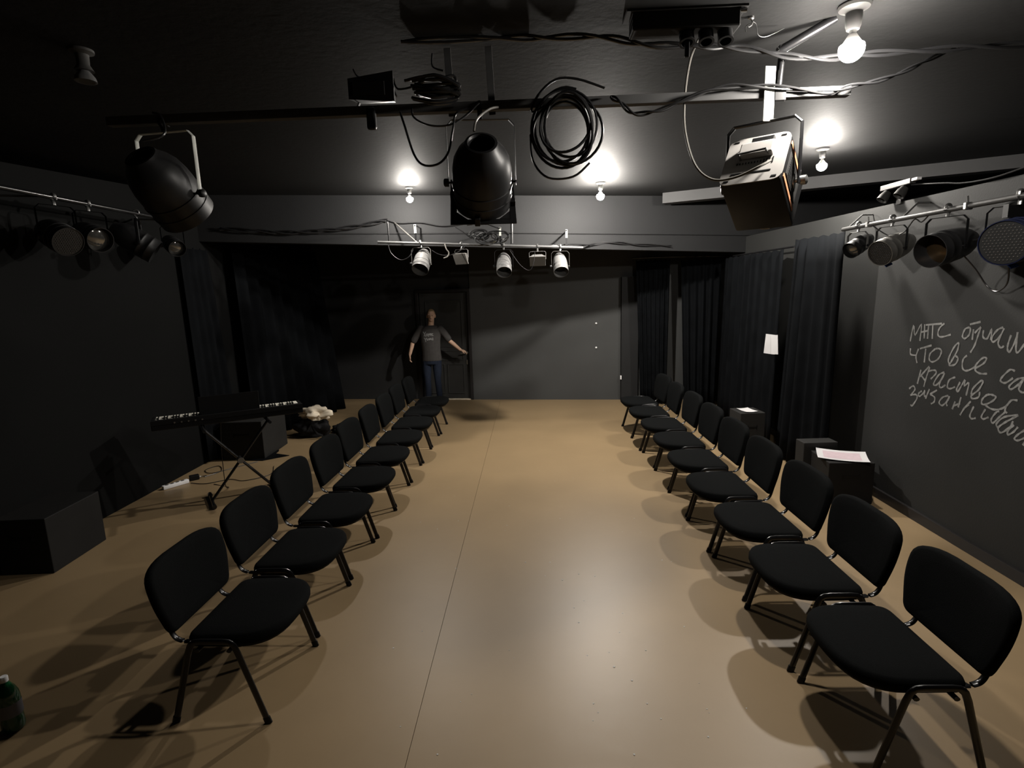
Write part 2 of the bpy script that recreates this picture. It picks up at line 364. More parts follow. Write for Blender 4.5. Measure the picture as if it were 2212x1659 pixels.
# ---------------------------------------------------------------- ceiling lamps (bare bulbs in batten holders)
def make_lamp():
    t = thing('ceiling_lamp', 'x', 'lamp')
    b = NB(); lathe(b, [(0.058, 0.0), (0.060, -0.006), (0.055, -0.016), (0.034, -0.024), (0.030, -0.03)], 28); obj('ceiling_rose', b, M['socket'], t, True)
    b = NB(); lathe(b, [(0.030, -0.024), (0.031, -0.05), (0.028, -0.078), (0.023, -0.092), (0.018, -0.094)], 24); obj('lamp_holder', b, M['socket'], t, True)
    b = NB(); lathe(b, [(0.013, -0.088), (0.0135, -0.108), (0.016, -0.112), (0.019, -0.122)], 20); obj('screw_cap', b, M['steel'], t, True)
    b = NB(); lathe(b, [(0.016, -0.110), (0.021, -0.118), (0.031, -0.134), (0.0405, -0.1475), (0.0440, -0.1505), (0.040, -0.1515)], 24); obj('bulb_shell', b, M['led_shell'], t, True)
    b = NB(); pr = [(0.0, -0.150)]
    for k in range(9):
        pr.append((0.047 * math.sin(R(72 + 12 * k)), -0.163 + 0.047 * math.cos(R(72 + 12 * k))))
    pr.append((0.0, -0.210)); lathe(b, pr, 24, False); obj('bulb', b, M['bulb'], t, True)
    return t
lamp0 = make_lamp()
LAMP_POWER = (0.58, 1.15, 1.05, 2.35)
LAMPS = [((1.548, 2.855), 'lit bare bulb nearest the camera, beside the black diagonal pole'),
         ((2.896, 5.718), 'lit bare bulb on the ceiling in front of the skew beam at right'),
         ((-1.455, 6.944), 'lit bare bulb in front of the bulkhead, left of the black can lantern'),
         ((0.905, 7.085), 'lit bare bulb in front of the bulkhead, right of the coiled cable')]
for i, ((x, y), lb) in enumerate(LAMPS):
    o = lamp0 if i == 0 else dup(lamp0, (x, y, CH), 0.4 * i, lb)
    o.location = (x, y, CH); o.scale = ((1.18,) * 3, (1, 1, 1), (0.86,) * 3, (1, 1, 1))[i]; o['label'] = lb; o['group'] = 'lit bare ceiling bulbs'
    bl = [c for c in o.children if c.name.startswith('bulb')][0]
    bl.material_slots[0].link = 'OBJECT'; bl.material_slots[0].material = emit('glowing_bulb', BULB_COLOR, BULB_POWER * 0.45 * LAMP_POWER[i])

# ---------------------------------------------------------------- upholstered chairs
def cushion(outline, t, crown, axis='z', bow=0.0):
    """outline in (x, y); thickness along z, crowned top; returns bmesh"""
    b = NB(); n = len(outline)
    cx = sum(p[0] for p in outline) / n; cy = sum(p[1] for p in outline) / n
    rings = []
    for sc_, z in ((0.90, 0.0), (0.97, 0.004), (1.0, t * 0.30), (1.0, t * 0.62), (0.975, t * 0.86), (0.92, t * 0.97), (0.70, t + crown * 0.6), (0.35, t + crown)):
        rings.append([b.verts.new((cx + (p[0] - cx) * sc_, cy + (p[1] - cy) * sc_, z + bow * (p[0] * sc_) ** 2)) for p in outline])
    for a, c in zip(rings[:-1], rings[1:]):
        for j in range(n): b.faces.new((a[j], a[(j + 1) % n], c[(j + 1) % n], c[j]))
    b.faces.new(rings[0][::-1]); b.faces.new(rings[-1])
    return b
def rounded(poly, radii, seg=6):
    out = []; n = len(poly)
    for i in range(n):
        p = Vector(poly[i]); a = (Vector(poly[i - 1]) - p); c = (Vector(poly[(i + 1) % n]) - p)
        r = radii[i]; pa = p + a.normalized() * min(r, a.length * 0.49); pc = p + c.normalized() * min(r, c.length * 0.49)
        for k in range(seg + 1):
            u = k / seg; q = pa * (1 - u) ** 2 + p * 2 * u * (1 - u) + pc * u * u
            out.append((q.x, q.y))
    return out
FW = 0.292
def make_chair():
    t = thing('upholstered_chair', 'x', 'chair')
    so = rounded([(-0.282, -0.315), (0.282, -0.315), (0.276, 0.150), (-0.276, 0.150)], [0.25, 0.25, 0.06, 0.06], 8)
    seat = obj('seat', cushion(so, 0.062, 0.006), M['fabric'], t, True, loc=(0, 0, 0.402), rot=(R(-1.5), 0, 0), sharp=60)
    b = NB(); prism(b, [(p[0] * 0.9, p[1] * 0.9) for p in so], 0.388, 0.404); obj('seat_pan', b, M['plastic'], t)
    bo = rounded([(-0.248, 0.0), (0.248, 0.0), (0.304, 0.20), (0.286, 0.370), (-0.286, 0.370), (-0.304, 0.20)], [0.045, 0.045, 0.10, 0.19, 0.19, 0.10], 7)
    bb = cushion(bo, 0.050, 0.004, bow=0.42)
    # outline (x, y) -> (x, z): tilt the cushion upright, front face towards -y
    obj('backrest', bb, M['fabric'], t, True, loc=(0, 0.282, 0.436), rot=(R(90 - 11), 0, 0), sharp=60)
    for s in (-1, 1):
        x = s * FW
        b = NB(); tube(b, [(x, -0.228, 0.008), (x, -0.118, 0.385), (x, -0.103, 0.422), (x, -0.088, 0.436)], 0.0085, 10, ry=0.0165, up=(0, 1, 0.3))
        leg = obj('leg', b, M['frame'], t, True)
        b = NB(); tube(b, [(x, -0.2315, 0.0), (x, -0.222, 0.032)], 0.0115, 10, ry=0.0195, up=(0, 1, 0.3)); obj('foot_cap', b, M['plastic'], leg, True)
        b = NB(); tube(b, [(x, 0.238, 0.008), (x, 0.128, 0.385), (x, 0.113, 0.422), (x, 0.098, 0.436)], 0.0085, 10, ry=0.0165, up=(0, 1, -0.3))
        leg = obj('leg', b, M['frame'], t, True)
        b = NB(); tube(b, [(x, 0.2415, 0.0), (x, 0.232, 0.032)], 0.0115, 10, ry=0.0195, up=(0, 1, -0.3)); obj('foot_cap', b, M['plastic'], leg, True)
        b = NB(); tube(b, [(x, -0.098, 0.430), (x, -0.080, 0.441), (x, -0.05, 0.444), (x, 0.06, 0.444), (x, 0.09, 0.441), (x, 0.108, 0.430)], 0.0095, 10, ry=0.015, up=(0, 0, 1))
        obj('side_rail', b, M['frame'], t, True)
        xs = s * 0.205
        b = NB(); tube(b, spline([(xs, -0.02, 0.388), (xs, 0.15, 0.384), (xs, 0.225, 0.392), (xs, 0.258, 0.425), (xs, 0.276, 0.49), (xs, 0.291, 0.56)], 4), 0.016, 8, ry=0.007, up=(0, 1, 0.2))
        obj('back_support', b, M['frame'], t, True)
    for y in (-0.075, 0.085):
        b = NB(); tube(b, [(-FW, y, 0.392), (FW, y, 0.392)], 0.009, 8, ry=0.013, up=(0, 1, 0)); obj('cross_bar', b, M['frame'], t, True)
    return t
chair0 = make_chair()
ORD = ['first', 'second', 'third', 'fourth', 'fifth', 'sixth', 'seventh', 'eighth', 'farthest']
LX, RX, P = -1.585, 1.598, 0.6696
jit = random.Random(3)
for side, X0, Y0 in (('left', LX, 2.265), ('right', RX, 1.948)):
    for i in range(9):
        y = Y0 + P * (i + 0.5)
        lb = 'black upholstered chair with black tube legs, %s from the camera in the %s-hand row' % (ORD[i], side)
        a = (PI / 2 if side == 'left' else -PI / 2) + R(jit.uniform(-1.2, 1.2)) + (R(4) if side == 'right' and i == 8 else 0)
        x = X0 + jit.uniform(-0.012, 0.012) + (0.02 if side == 'left' and i == 0 else 0)
        if side == 'right' and i >= 7: x -= 0.02
        if side == 'left' and i == 0:
            chair0.location = (x, y, 0); chair0.rotation_euler = (0, 0, a); chair0['label'] = lb; chair0['group'] = 'upholstered chairs in two facing rows'
        else:
            dup(chair0, (x, y, 0), a, lb)
# white paper flecks on the floor
FL = [(-0.081, 3.868), (0.108, 3.864), (0.188, 3.608), (0.426, 3.655), (-0.864, 4.476), (-1.047, 4.626), (-0.701, 4.645), (-0.246, 4.971), (-0.251, 4.533), (-0.607, 3.788), (-0.855, 2.866), (0.59, 2.33), (0.622, 2.835), (0.42, 2.697), (0.902, 3.054), (0.275, 2.429), (0.422, 2.125), (-0.467, 2.123), (0.244, 3.263), (0.26, 3.103), (0.55, 3.198), (-0.167, 2.841), (-0.675, 2.281), (1.024, 2.397), (0.83, 2.392), (0.782, 2.223), (0.544, 2.428), (0.964, 3.881), (0.812, 3.585), (0.897, 4.644), (0.23, 4.666), (0.312, 3.689), (0.498, 2.592)]
b = NB()
for k, (x, y) in enumerate(FL + [(jit.uniform(-1.0, 1.1), jit.uniform(2.2, 6.0)) for _ in range(30)]):
    s = jit.uniform(0.0032, 0.0062) * (1 if k < 33 else 0.6); a0 = jit.uniform(0, 6)
    pts = [(x + s * math.cos(a0 + j * PI / 2.5) * jit.uniform(0.7, 1.1), y + s * math.sin(a0 + j * PI / 2.5)) for j in range(5)]
    prism(b, pts, 0.0003, 0.0018)
o = obj('paper_flecks', b, M['fleck']); tag(o, 'tiny white paper flecks strewn over the beige floor', 'litter'); o['kind'] = 'stuff'

# ---------------------------------------------------------------- stage lanterns
def can_profile(r, L):
    return [(r * 0.40, -L * 0.62), (r * 0.44, -L * 0.655), (r * 0.52, -L * 0.65), (r * 0.58, -L * 0.60), (r * 0.78, -L * 0.50), (r * 0.92, -L * 0.38), (r * 0.985, -L * 0.24), (r, -L * 0.12),
            (r, -L * 0.02), (r * 1.03, -L * 0.012), (r * 1.03, L * 0.012), (r, L * 0.02), (r, L * 0.16), (r * 1.025, L * 0.167), (r * 1.025, L * 0.19), (r, L * 0.197), (r, L * 0.345),
            (r * 0.965, L * 0.345), (r * 0.96, L * 0.05), (r * 0.9, L * 0.03)]

def par(label, hang, rz, tilt, r=0.11, L=0.36, drop=0.27, body='can', lens='dark', gel=False, knob=1, yokemat='frame', group=None, name='can_lantern', roll=0.0, clamp='steel', cap=True):
    """lantern hung at a pipe: hang = world point of the clamp, rz = heading of the beam (0 = +y), tilt = degrees below level"""
    t = thing(name, label, 'stage light', hang, rz, group)
    if clamp:
        b = NB()
        tube(b, spline([(0.0, 0.024, 0.004), (0.0, 0.020, 0.026), (0.0, 0.0, 0.034), (0.0, -0.022, 0.022), (0.0, -0.022, -0.01), (0.0, -0.004, -0.03), (0.0, 0, -0.055)], 4), 0.008, 8, ry=0.013, up=(1, 0, 0))
        tube(b, [(0, 0.014, -0.006), (0, 0.045, -0.012)], 0.005, 8)
        obj('hook_clamp', b, M[clamp], t, True)
    zy = -0.055; zp = -drop; hw = r + 0.022
    b = NB(); tube(b, [(-hw, 0, zp - 0.02), (-hw, 0, zy - 0.03), (-hw + 0.03, 0, zy), (hw - 0.03, 0, zy), (hw, 0, zy - 0.03), (hw, 0, zp - 0.02)], 0.003, 8, ry=0.014, up=(0, 1, 0))
    obj('yoke', b, M[yokemat], t)
    q = (0, -0.0, zp); rx = R(-90 - tilt)           # local +z of the can -> beam direction
    rot = (rx, 0, 0)
    b = NB(); lathe(b, can_profile(r, L), 32, False); can = obj('can', b, M[body], t, True, loc=q, rot=rot, sharp=50)
    b = NB(); lathe(b, [(0, -L * 0.47), (r * 0.36, -L * 0.47), (r * 0.40, -L * 0.625)], 20, False); obj('rear_cap', b, M['plastic'], can, True)
    if lens == 'led':
        b = NB(); lathe(b, [(0, L * 0.325), (r * 0.95, L * 0.325), (r * 0.955, L * 0.30)], 28, False); f = obj('lens_plate', b, M['ledface'], can)
        b = NB(); n = 0
        for i in range(-7, 8):
            for j in range(-7, 8):
                x = (i + 0.5 * (j % 2)) * r * 0.145; y = j * r * 0.128
                if math.hypot(x, y) < r * 0.86:
                    bmesh.ops.create_icosphere(b, subdivisions=1, radius=r * 0.036, matrix=Matrix.Translation((x, y, L * 0.327)))
        o = obj('led_beads', b, M['led'], can, True); o['kind'] = 'stuff'
    else:
        lm = {'dark': 'plastic', 'glass': 'lens', 'amber': 'amberlens'}[lens]
        z0 = L * (0.05 if lens != 'glass' else 0.20)
        b = NB(); lathe(b, [(0, z0 + 0.02), (r * 0.5, z0 + 0.014), (r * 0.9, z0), (r * 0.955, z0 - 0.004)], 28, False); obj('lens', b, M[lm], can, True)
    if gel:
        b = NB(); g = r * 1.13; z = L * 0.352
        for s in (-1, 1):
            box(b, (s * (g - 0.018), 0, z), (0.036, 2 * g, 0.004)); box(b, (0, s * (g - 0.018), z), (2 * g - 0.07, 0.036, 0.004))
        for s in (-1, 1):
            for u in (-1, 1):
                prism(b, [(s * (g - 0.03), u * (g - 0.03)), (s * (g - 0.10), u * (g - 0.03)), (s * (g - 0.03), u * (g - 0.10))], z - 0.002, z + 0.002)
        obj('gel_frame', b, M['plastic'], can)
        b = NB()
        for a in (0.2, 1.77, 3.34, 4.9): box(b, (math.cos(a) * r * 1.06, math.sin(a) * r * 1.06, L * 0.33), (0.03, 0.03, 0.05), bevel=0.003)
        obj('frame_holder', b, M['plastic'], can)
    for s in (-1, 1):
        b = NB(); lathe(b, [(0.006, 0.0), (0.006, 0.022), (0.020, 0.022), (0.022, 0.03), (0.022, 0.045), (0.015, 0.05)] if s == knob else [(0.006, 0), (0.006, 0.02), (0.012, 0.02), (0.012, 0.028)], 14, True,
                        Matrix.Translation((s * (r - 0.002), 0, zp)) @ Matrix.Rotation(s * PI / 2, 4, 'Y'))
        obj('knob', b, M['plastic'], t, True)
    if roll: t.rotation_euler = (0, roll, rz)
    return t, can

def cable(label, pts, r=0.006, m='cable', group=None, name='cable', n=6, cat='cable', strands=1, tw=0.012):
    b = NB(); sm = spline(pts, n)
    for k in range(strands):
        if strands == 1: q = sm
        else:
            q = []
            for i, p in enumerate(sm):
                a = i * 0.55 + k * 2 * PI / strands
                q.append(p + Vector((0.3 * tw * math.sin(a), tw * math.cos(a) * 0.7, tw * math.sin(a + 0.4 * k))))
        tube(b, q, r, 7)
    return tag(obj(name, b, M[m], None, True), label, cat, group)

# ---- near crossbeam: rectangular bar on two straps, black pole with diagonal stay
SN = 1.10                                        # the whole near rig was laid out at 2.80 m and sits at 3.08 m
def N(p): return (p[0] * SN, p[1] * SN, 2.08 + (p[2] - 2.08) * SN)
def NL(pts): return [N(p) for p in pts]
BY0, BZ0 = 2.80, 2.945
BY, BZ = BY0 * SN, N((0, 0, BZ0))[2]
t = thing('lighting_bar', 'long grey horizontal lighting bar slung across under the ceiling near the camera', 'lighting bar', (0, BY, BZ))
b = NB(); box(b, (-0.27 * SN, 0, 0), (3.58 * SN, 0.048, 0.046), bevel=0.003); obj('bar', b, M['beam'], t)
for x0, x1 in ((-0.372, -0.357), (-0.185, -0.149)):
    b = NB(); box(b, (0, 0, 0), (0.036, 0.006, CH - BZ + 0.03), bevel=0.001)
    obj('hanging_strap', b, M['beam'], t, loc=((x0 + x1) / 2 * SN, 0.027, (CH - BZ) / 2 - 0.02), rot=(0, R(-2.0), 0))
b = NB(); tube(b, [(1.31, 0.0, 0.02), (1.323, 0.0, 0.222)], 0.017, 12); obj('upright_pole', b, M['blackpipe'], t, True)
b = NB(); tube(b, [(1.305, -0.005, 0.205), (1.53, -0.10, CH - BZ)], 0.022, 12); obj('diagonal_stay', b, M['blackpipe'], t, True)
b = NB(); box(b, (1.323, 0, 0.215), (0.05, 0.05, 0.03), bevel=0.006); box(b, (1.31, -0.028, -0.005), (0.06, 0.012, 0.07), bevel=0.004); obj('pole_bracket', b, M['blackpipe'], t)

# ---- lantern in the middle, seen from behind
par('large black can lantern hanging mid-air in the centre, seen from behind, with square frame', (-0.222 * SN, BY, BZ - 0.01), R(5), 40, r=0.160, L=0.37, drop=0.37, gel=True, knob=-1, name='can_lantern', clamp='plastic')
par('large black can lantern at upper left, in deep shade under the bar', (-1.79 * SN, BY, BZ - 0.01), R(-8), 42, r=0.155, L=0.38, drop=0.38, gel=False, knob=1, name='can_lantern', clamp='plastic', yokemat='whitestrip')

# ---- square-bodied spotlight at right
t = thing('spotlight', 'boxy black spotlight with pale rear plate hanging under the right end of the bar', 'stage light', (1.135 * SN, BY, BZ), R(-38))
t.scale = (SN, SN, SN)
b = NB(); box(b, (0, -0.030, -0.005), (0.052, 0.006, 0.24), bevel=0.002); obj('hanging_plate', b, M['whitestrip'], t, rot=(0, 0, R(47)))
HW = 0.166
b = NB(); tube(b, [(-HW, 0, -0.42), (-HW, 0, -0.15), (-HW + 0.03, 0, -0.12), (HW - 0.03, 0, -0.12), (HW, 0, -0.15), (HW, 0, -0.42)], 0.007, 8, ry=0.018, up=(0, 1, 0)); obj('yoke', b, M['frame'], t)
b = NB(); box(b, (0, 0.0, 0), (0.27, 0.27, 0.33), bevel=0.012)
body = obj('housing', b, M['plastic'], t, True, loc=(0, 0.02, -0.405), rot=(R(-90 - 36), 0, 0), sharp=30)
zr_ = -0.168
b = NB(); prism(b, rounded([(-0.138, -0.142), (0.138, -0.142), (0.138, 0.142), (-0.138, 0.142)], [0.045] * 4, 5), zr_ - 0.005, zr_); obj('rear_plate', b, M['rearplate'], body)
b = NB()
for k in range(13):
    h = 0.006 + 0.026 * max(0, (k - 7) / 5)
    box(b, (-0.075 + k * 0.0132, 0.022, zr_ - 0.0055), (0.0045, h + 0.003, 0.003))
box(b, (0.0, 0.083, zr_ - 0.0055), (0.17, 0.007, 0.003)); box(b, (-0.088, 0.094, zr_ - 0.0055), (0.006, 0.028, 0.003))
for sx in (-1, 1):
    for sy in (-1, 1): box(b, (sx * 0.105, sy * 0.122, zr_ - 0.0055), (0.022, 0.008, 0.003), rot=None)
o = obj('vent_slots', b, M['plastic'], body); o['kind'] = 'stuff'
b = NB(); box(b, (0.005, -0.040, zr_ - 0.02), (0.15, 0.075, 0.032), bevel=0.006); obj('connector_box', b, M['rearplate'], body)
b = NB(); tube(b, [(-0.065, -0.004, zr_), (-0.065, -0.004, zr_ - 0.045), (0.055, -0.004, zr_ - 0.05), (0.065, -0.01, zr_)], 0.006, 8); obj('rear_handle', b, M['greymetal'], body, True)
b = NB(); box(b, (0.02, -0.09, zr_ - 0.012), (0.10, 0.05, 0.024), bevel=0.004); obj('cable_inlet', b, M['plastic'], body)
for y in (-0.112, 0.112):
    b = NB(); box(b, (0.137, y * 0.86, -0.03), (0.004, 0.020, 0.23), bevel=0.001); obj('edge_strip', b, M['orange'], body)
b = NB(); box(b, (0.137, 0.0, -0.02), (0.003, 0.13, 0.2)); 
for k in range(9): box(b, (0.139, -0.052 + k * 0.013, -0.05), (0.002, 0.005, 0.10))
obj('side_grille', b, M['greybox'], body)
b = NB(); lathe(b, [(0.10, 0.165), (0.105, 0.20), (0.098, 0.20), (0.09, 0.175)], 26, False); lathe(b, [(0, 0.19), (0.05, 0.184), (0.09, 0.172)], 26, False); obj('front_lens', b, M['lens'], body, True)
for s in (-1, 1):
    b = NB(); m_ = Matrix.Translation((s * 0.135, 0.02, -0.405)) @ Matrix.Rotation(s * PI / 2, 4, 'Y')
    lathe(b, [(0.034, 0.0), (0.034, 0.01), (0.010, 0.012), (0.010, 0.034), (0.022, 0.036), (0.022, 0.058), (0.012, 0.064)], 14, True, m_); obj('tilt_knob', b, M['steel' if s > 0 else 'plastic'], t, True)

# ---- socket box on the ceiling with its lead
t = thing('socket_box', 'long black socket box fixed to the ceiling above the boxy spotlight', 'socket box', (0.70, 2.86, CH))
b = NB(); box(b, (0.06, 0, -0.045), (0.50, 0.11, 0.085), bevel=0.008); box(b, (0.06, 0, -0.004), (0.56, 0.13, 0.012), bevel=0.002); obj('box_body', b, M['greybox'], t)
for k, x in enumerate((0.07, 0.16, 0.25)):
    b = NB(); m_ = Matrix.Translation((x, -0.01, -0.088)) @ Matrix.Rotation(R(180 - 18), 4, 'X'); lathe(b, [(0.034, 0), (0.034, 0.05), (0.037, 0.052), (0.037, 0.058), (0.026, 0.058), (0.024, 0.02), (0, 0.02)], 20, True, m_); obj('outlet', b, M['plastic'], t, True)
b = NB(); tube(b, [(0.305, -0.045, -0.02), (0.335, -0.05, -0.022)], 0.010, 10); obj('cable_gland', b, M['steel'], t, True)
b = NB(); box(b, (0.07, -0.03, -0.16), (0.022, 0.012, 0.09), bevel=0.003); obj('loose_flap', b, M['plastic'], t)
cable('thin pale lead looping from the socket box down to the boxy spotlight', NL([(0.810, 2.74, 3.195), (0.790, 2.76, 3.16), (0.776, 2.80, 3.105), (0.758, 2.80, 2.970), (0.758, 2.79, 2.806), (0.800, 2.76, 2.640), (0.865, 2.70, 2.556), (0.95, 2.64, 2.55), (1.04, 2.60, 2.585), (1.10, 2.62, 2.615)]), 0.0065, 'greycable')
cable('bundle of black cables running along the ceiling past the nearest bulb', [(-0.62, 2.98, 3.325), (-0.12, 3.0, 3.325), (0.12, 3.0, 3.32), (0.40, 2.98, 3.30), (0.62, 2.95, 3.245), (0.875, 2.96, 3.232), (1.06, 3.0, 3.235), (1.30, 3.03, 3.20), (1.55, 3.05, 3.185), (1.77, 3.03, 3.19), (2.10, 3.0, 3.185), (2.46, 3.0, 3.19), (3.1, 3.0, 3.22)], 0.008, group='cables at the near bar', strands=2, tw=0.012)
cable('slack black cable draped over the right end of the bar', NL([(0.40, 2.76, 2.955), (0.444, 2.75, 2.922), (0.510, 2.75, 2.873), (0.617, 2.75, 2.879), (0.745, 2.75, 2.924), (0.914, 2.755, 2.972), (1.105, 2.76, 2.972), (1.381, 2.76, 2.935), (1.484, 2.755, 2.950), (1.628, 2.75, 2.972), (1.790, 2.78, 3.03), (1.94, 2.85, 3.10), (2.15, 3.0, 3.19)]), 0.006, group='cables at the near bar', strands=2, tw=0.009)
# ring of coiled cable
b = NB(); jr = random.Random(11); pts = []
for k in range(7 * 18 + 1):
    a = 2 * PI * k / 18 + 1.2; lap = k / 18
    rx = 0.148 + 0.022 * math.sin(lap * 2.3) - 0.006 * lap; rz_ = 0.150 + 0.026 * math.cos(lap * 1.7)
    pts.append(Vector(N((0.188 + 0.018 * math.sin(lap * 3.1) + rx * math.cos(a), 2.765 - 0.006 * lap + 0.012 * math.sin(a * 0.5 + lap), 2.815 + 0.016 * math.cos(lap * 2.2) + rz_ * math.sin(a)))))
tail = [Vector(N(q)) for q in ((0.03, 2.76, 2.90), (0.06, 2.75, 2.97), (0.14, 2.74, 3.03), (0.24, 2.74, 3.03), (0.37, 2.74, 2.985))]
tube(b, spline(pts, 2), 0.0075, 7); tube(b, spline([pts[0] + (tail[0] - pts[0]) * 0.5] + tail, 4), 0.0065, 7)
tube(b, spline(NL([(0.02, 2.76, 2.80), (0.03, 2.755, 2.68), (0.10, 2.75, 2.60), (0.22, 2.75, 2.60), (0.30, 2.755, 2.66)]), 5), 0.006, 7)
tag(obj('cable_coil', b, M['cable'], None, True), 'round coil of black cable hanging from the bar right of the centre lantern', 'cable')
# crumpled bundle left of centre
b = NB(); jr = random.Random(5)
for k in range(11):
    z = 2.985 + jr.uniform(-0.02, 0.085); y = 2.745 + jr.uniform(-0.02, 0.015); w_ = jr.uniform(0.075, 0.115)
    loop = [Vector((-0.42 - w_ + jr.uniform(-0.03, 0.02), y, z + 0.01)), Vector((-0.42, y - 0.02, z + jr.uniform(-0.005, 0.03))), Vector((-0.33 + jr.uniform(-0.01, 0.02), y, z + jr.uniform(-0.02, 0.02))), Vector((-0.335, y + 0.01, z - 0.02)), Vector((-0.43, y - 0.015, z - 0.035)), Vector((-0.42 - w_, y, z - 0.01))]
    tube(b, spline(NL(loop), 4), 0.0075, 6)
tube(b, spline(NL([(-0.43, 2.75, 3.17), (-0.43, 2.74, 3.11), (-0.38, 2.74, 3.09)]), 4), 0.005, 6)
tube(b, spline(NL([(-0.62, 2.75, 3.07), (-0.60, 2.74, 3.02), (-0.52, 2.74, 3.03), (-0.47, 2.74, 3.06)]), 4), 0.005, 6)
tag(obj('cable_bundle', b, M['cable'], None, True), 'untidy bundle of black cable tied on the bar beside the hanging strap', 'cable')
cable('black cable hanging in a deep loop left of the centre lantern', NL([(-0.60, 2.76, 2.925), (-0.575, 2.73, 2.85), (-0.535, 2.71, 2.72), (-0.49, 2.70, 2.668), (-0.42, 2.70, 2.67), (-0.37, 2.70, 2.72), (-0.345, 2.71, 2.82), (-0.33, 2.74, 2.90), (-0.27, 2.76, 2.93)]), 0.006, group='cables at the near bar')
cable('short black cable slung under the bar above the centre lantern', NL([(-0.54, 2.76, 2.95), (-0.53, 2.73, 2.89), (-0.46, 2.72, 2.85), (-0.37, 2.72, 2.845), (-0.30, 2.74, 2.88), (-0.22, 2.76, 2.95)]), 0.005, group='cables at the near bar')
cable('pale lead of the centre lantern rising from its rear to the bar', NL([(-0.238, 2.63, 2.79), (-0.225, 2.66, 2.85), (-0.17, 2.71, 2.905), (-0.13, 2.75, 2.925)]), 0.006, 'greycable', group='cables at the near bar')
cable('lead of the left lantern curling up to the bar', NL([(-1.78, 2.62, 2.80), (-1.70, 2.66, 2.84), (-1.73, 2.70, 2.93), (-1.78, 2.72, 2.955)]), 0.006, group='cables at the near bar')
# dark hooded flood lying on the bar, left of the bundle
t = thing('flood_light', 'dark hooded flood light clamped on the bar left of the cable bundle', 'stage light', (-0.72 * SN, BY - 0.01, BZ))
t.scale = (SN, SN, SN)
b = NB(); tube(b, [(-0.09, 0, 0.02), (-0.04, 0, 0.11), (0.07, 0, 0.15), (0.10, 0, 0.06)], 0.004, 8, ry=0.013, up=(0, 1, 0)); obj('yoke', b, M['frame'], t)
b = NB(); prism(b, [(-0.10, -0.06), (0.11, -0.05), (0.09, 0.07), (-0.08, 0.07)], [0.0, -0.01, 0.02, 0.02], [0.09, 0.12, 0.08, 0.06]); hd = obj('hood', b, M['plastic'], t, loc=(0, -0.045, 0.02))
b = NB(); box(b, (-0.005, -0.058, 0.045), (0.15, 0.006, 0.06), bevel=0.002); obj('front_glass', b, M['ledface'], hd)
b = NB(); box(b, (-0.02, -0.03, -0.045), (0.045, 0.03, 0.10), bevel=0.01); obj('grip', b, M['plastic'], t)
b = NB(); tube(b, spline([(-0.085, -0.05, 0.17), (-0.07, -0.05, 0.14), (-0.03, -0.05, 0.115)], 4), 0.004, 6); obj('lead', b, M['cable'], t, True)
# unlit bulb on the ceiling at far left, hook in the ceiling at right
t = thing('unlit_lamp', 'unlit lamp holder on the dark ceiling at upper left', 'lamp', (-2.26, 2.95, CH))
b = NB(); lathe(b, [(0.055, 0), (0.055, -0.012), (0.03, -0.022), (0.028, -0.07), (0.045, -0.10)], 22); obj('lamp_holder', b, M['socket'], t, True)
b = NB(); lathe(b, [(0.024, -0.10), (0.046, -0.13), (0.05, -0.15), (0.038, -0.152), (0, -0.14)], 20, False); obj('shade_cup', b, M['offbulb'], t, True)
t = thing('ceiling_hook', 'small metal eye hook with a loose wire in the ceiling, left of the nearest bulb', 'hook', (1.10, 2.93, CH))
b = NB(); lathe(b, [(0.014, 0), (0.014, -0.008), (0.006, -0.012)], 12); tube(b, [(0, 0, -0.008), (0.004, -0.012, -0.03), (-0.004, -0.02, -0.045), (-0.016, -0.02, -0.052)], 0.004, 8); obj('eye', b, M['steel'], t, True)
b = NB(); tube(b, spline([(0.0, -0.005, -0.02), (0.03, 0.01, -0.03), (0.05, 0.03, -0.07), (0.10, 0.05, -0.07), (0.20, 0.09, -0.02)], 5), 0.002, 6); obj('wire', b, M['cable'], t, True)
b = NB(); tube(b, spline([(-0.004, -0.01, -0.03), (-0.03, -0.02, -0.05), (-0.03, -0.02, -0.075)], 4), 0.002, 6); obj('wire_stub', b, M['steel'], t, True)

# ---------------------------------------------------------------- far lighting rig in front of the bulkhead
def rig(u):                                     # point on the far pipe, u in metres of x
    k = (u + 1.90) / 2.62
    return Vector((u, 7.05 + 0.60 * k, 2.706 - 0.107 * k))
t = thing('lighting_pipe', 'far horizontal lighting pipe with upright hangers in front of the bulkhead', 'lighting bar', (0, 0, 0))
b = NB(); tube(b, [rig(-1.92), rig(0.74)], 0.016, 10); obj('pipe', b, M['beam'], t, True)
for u in (-1.455, -0.375, 0.515):
    p = rig(u); b = NB(); box(b, (p.x, p.y + 0.02, p.z + 0.11), (0.026, 0.006, 0.25)); box(b, (p.x, (p.y + bulk_y(p.x)) / 2 + 0.01, p.z + 0.225), (0.02, bulk_y(p.x) - p.y + 0.02, 0.01)); h = obj('hanger', b, M['blackpipe'], t)
    b = NB(); box(b, (p.x, p.y + 0.014, p.z + 0.18), (0.028, 0.008, 0.11)); obj('pale_sleeve', b, M['whitestrip'], h)
b = NB(); p = rig(-1.44); q = Vector((-1.80, bulk_y(-1.8), 3.0)); tube(b, [p + Vector((0, 0, 0.01)), q], 0.010, 8); obj('diagonal_stay', b, M['silver'], t, True)
GR = 'lanterns on the far lighting pipe'
par('grey can lantern at the left end of the far lighting pipe', rig(-1.395), R(172), 46, r=0.108, L=0.33, drop=0.255, body='greymetal', lens='dark', yokemat='silver', group=GR)
par('grey can lantern in the middle of the far lighting pipe', rig(-0.336), R(182), 46, r=0.100, L=0.33, drop=0.27, body='greymetal', lens='dark', group=GR)
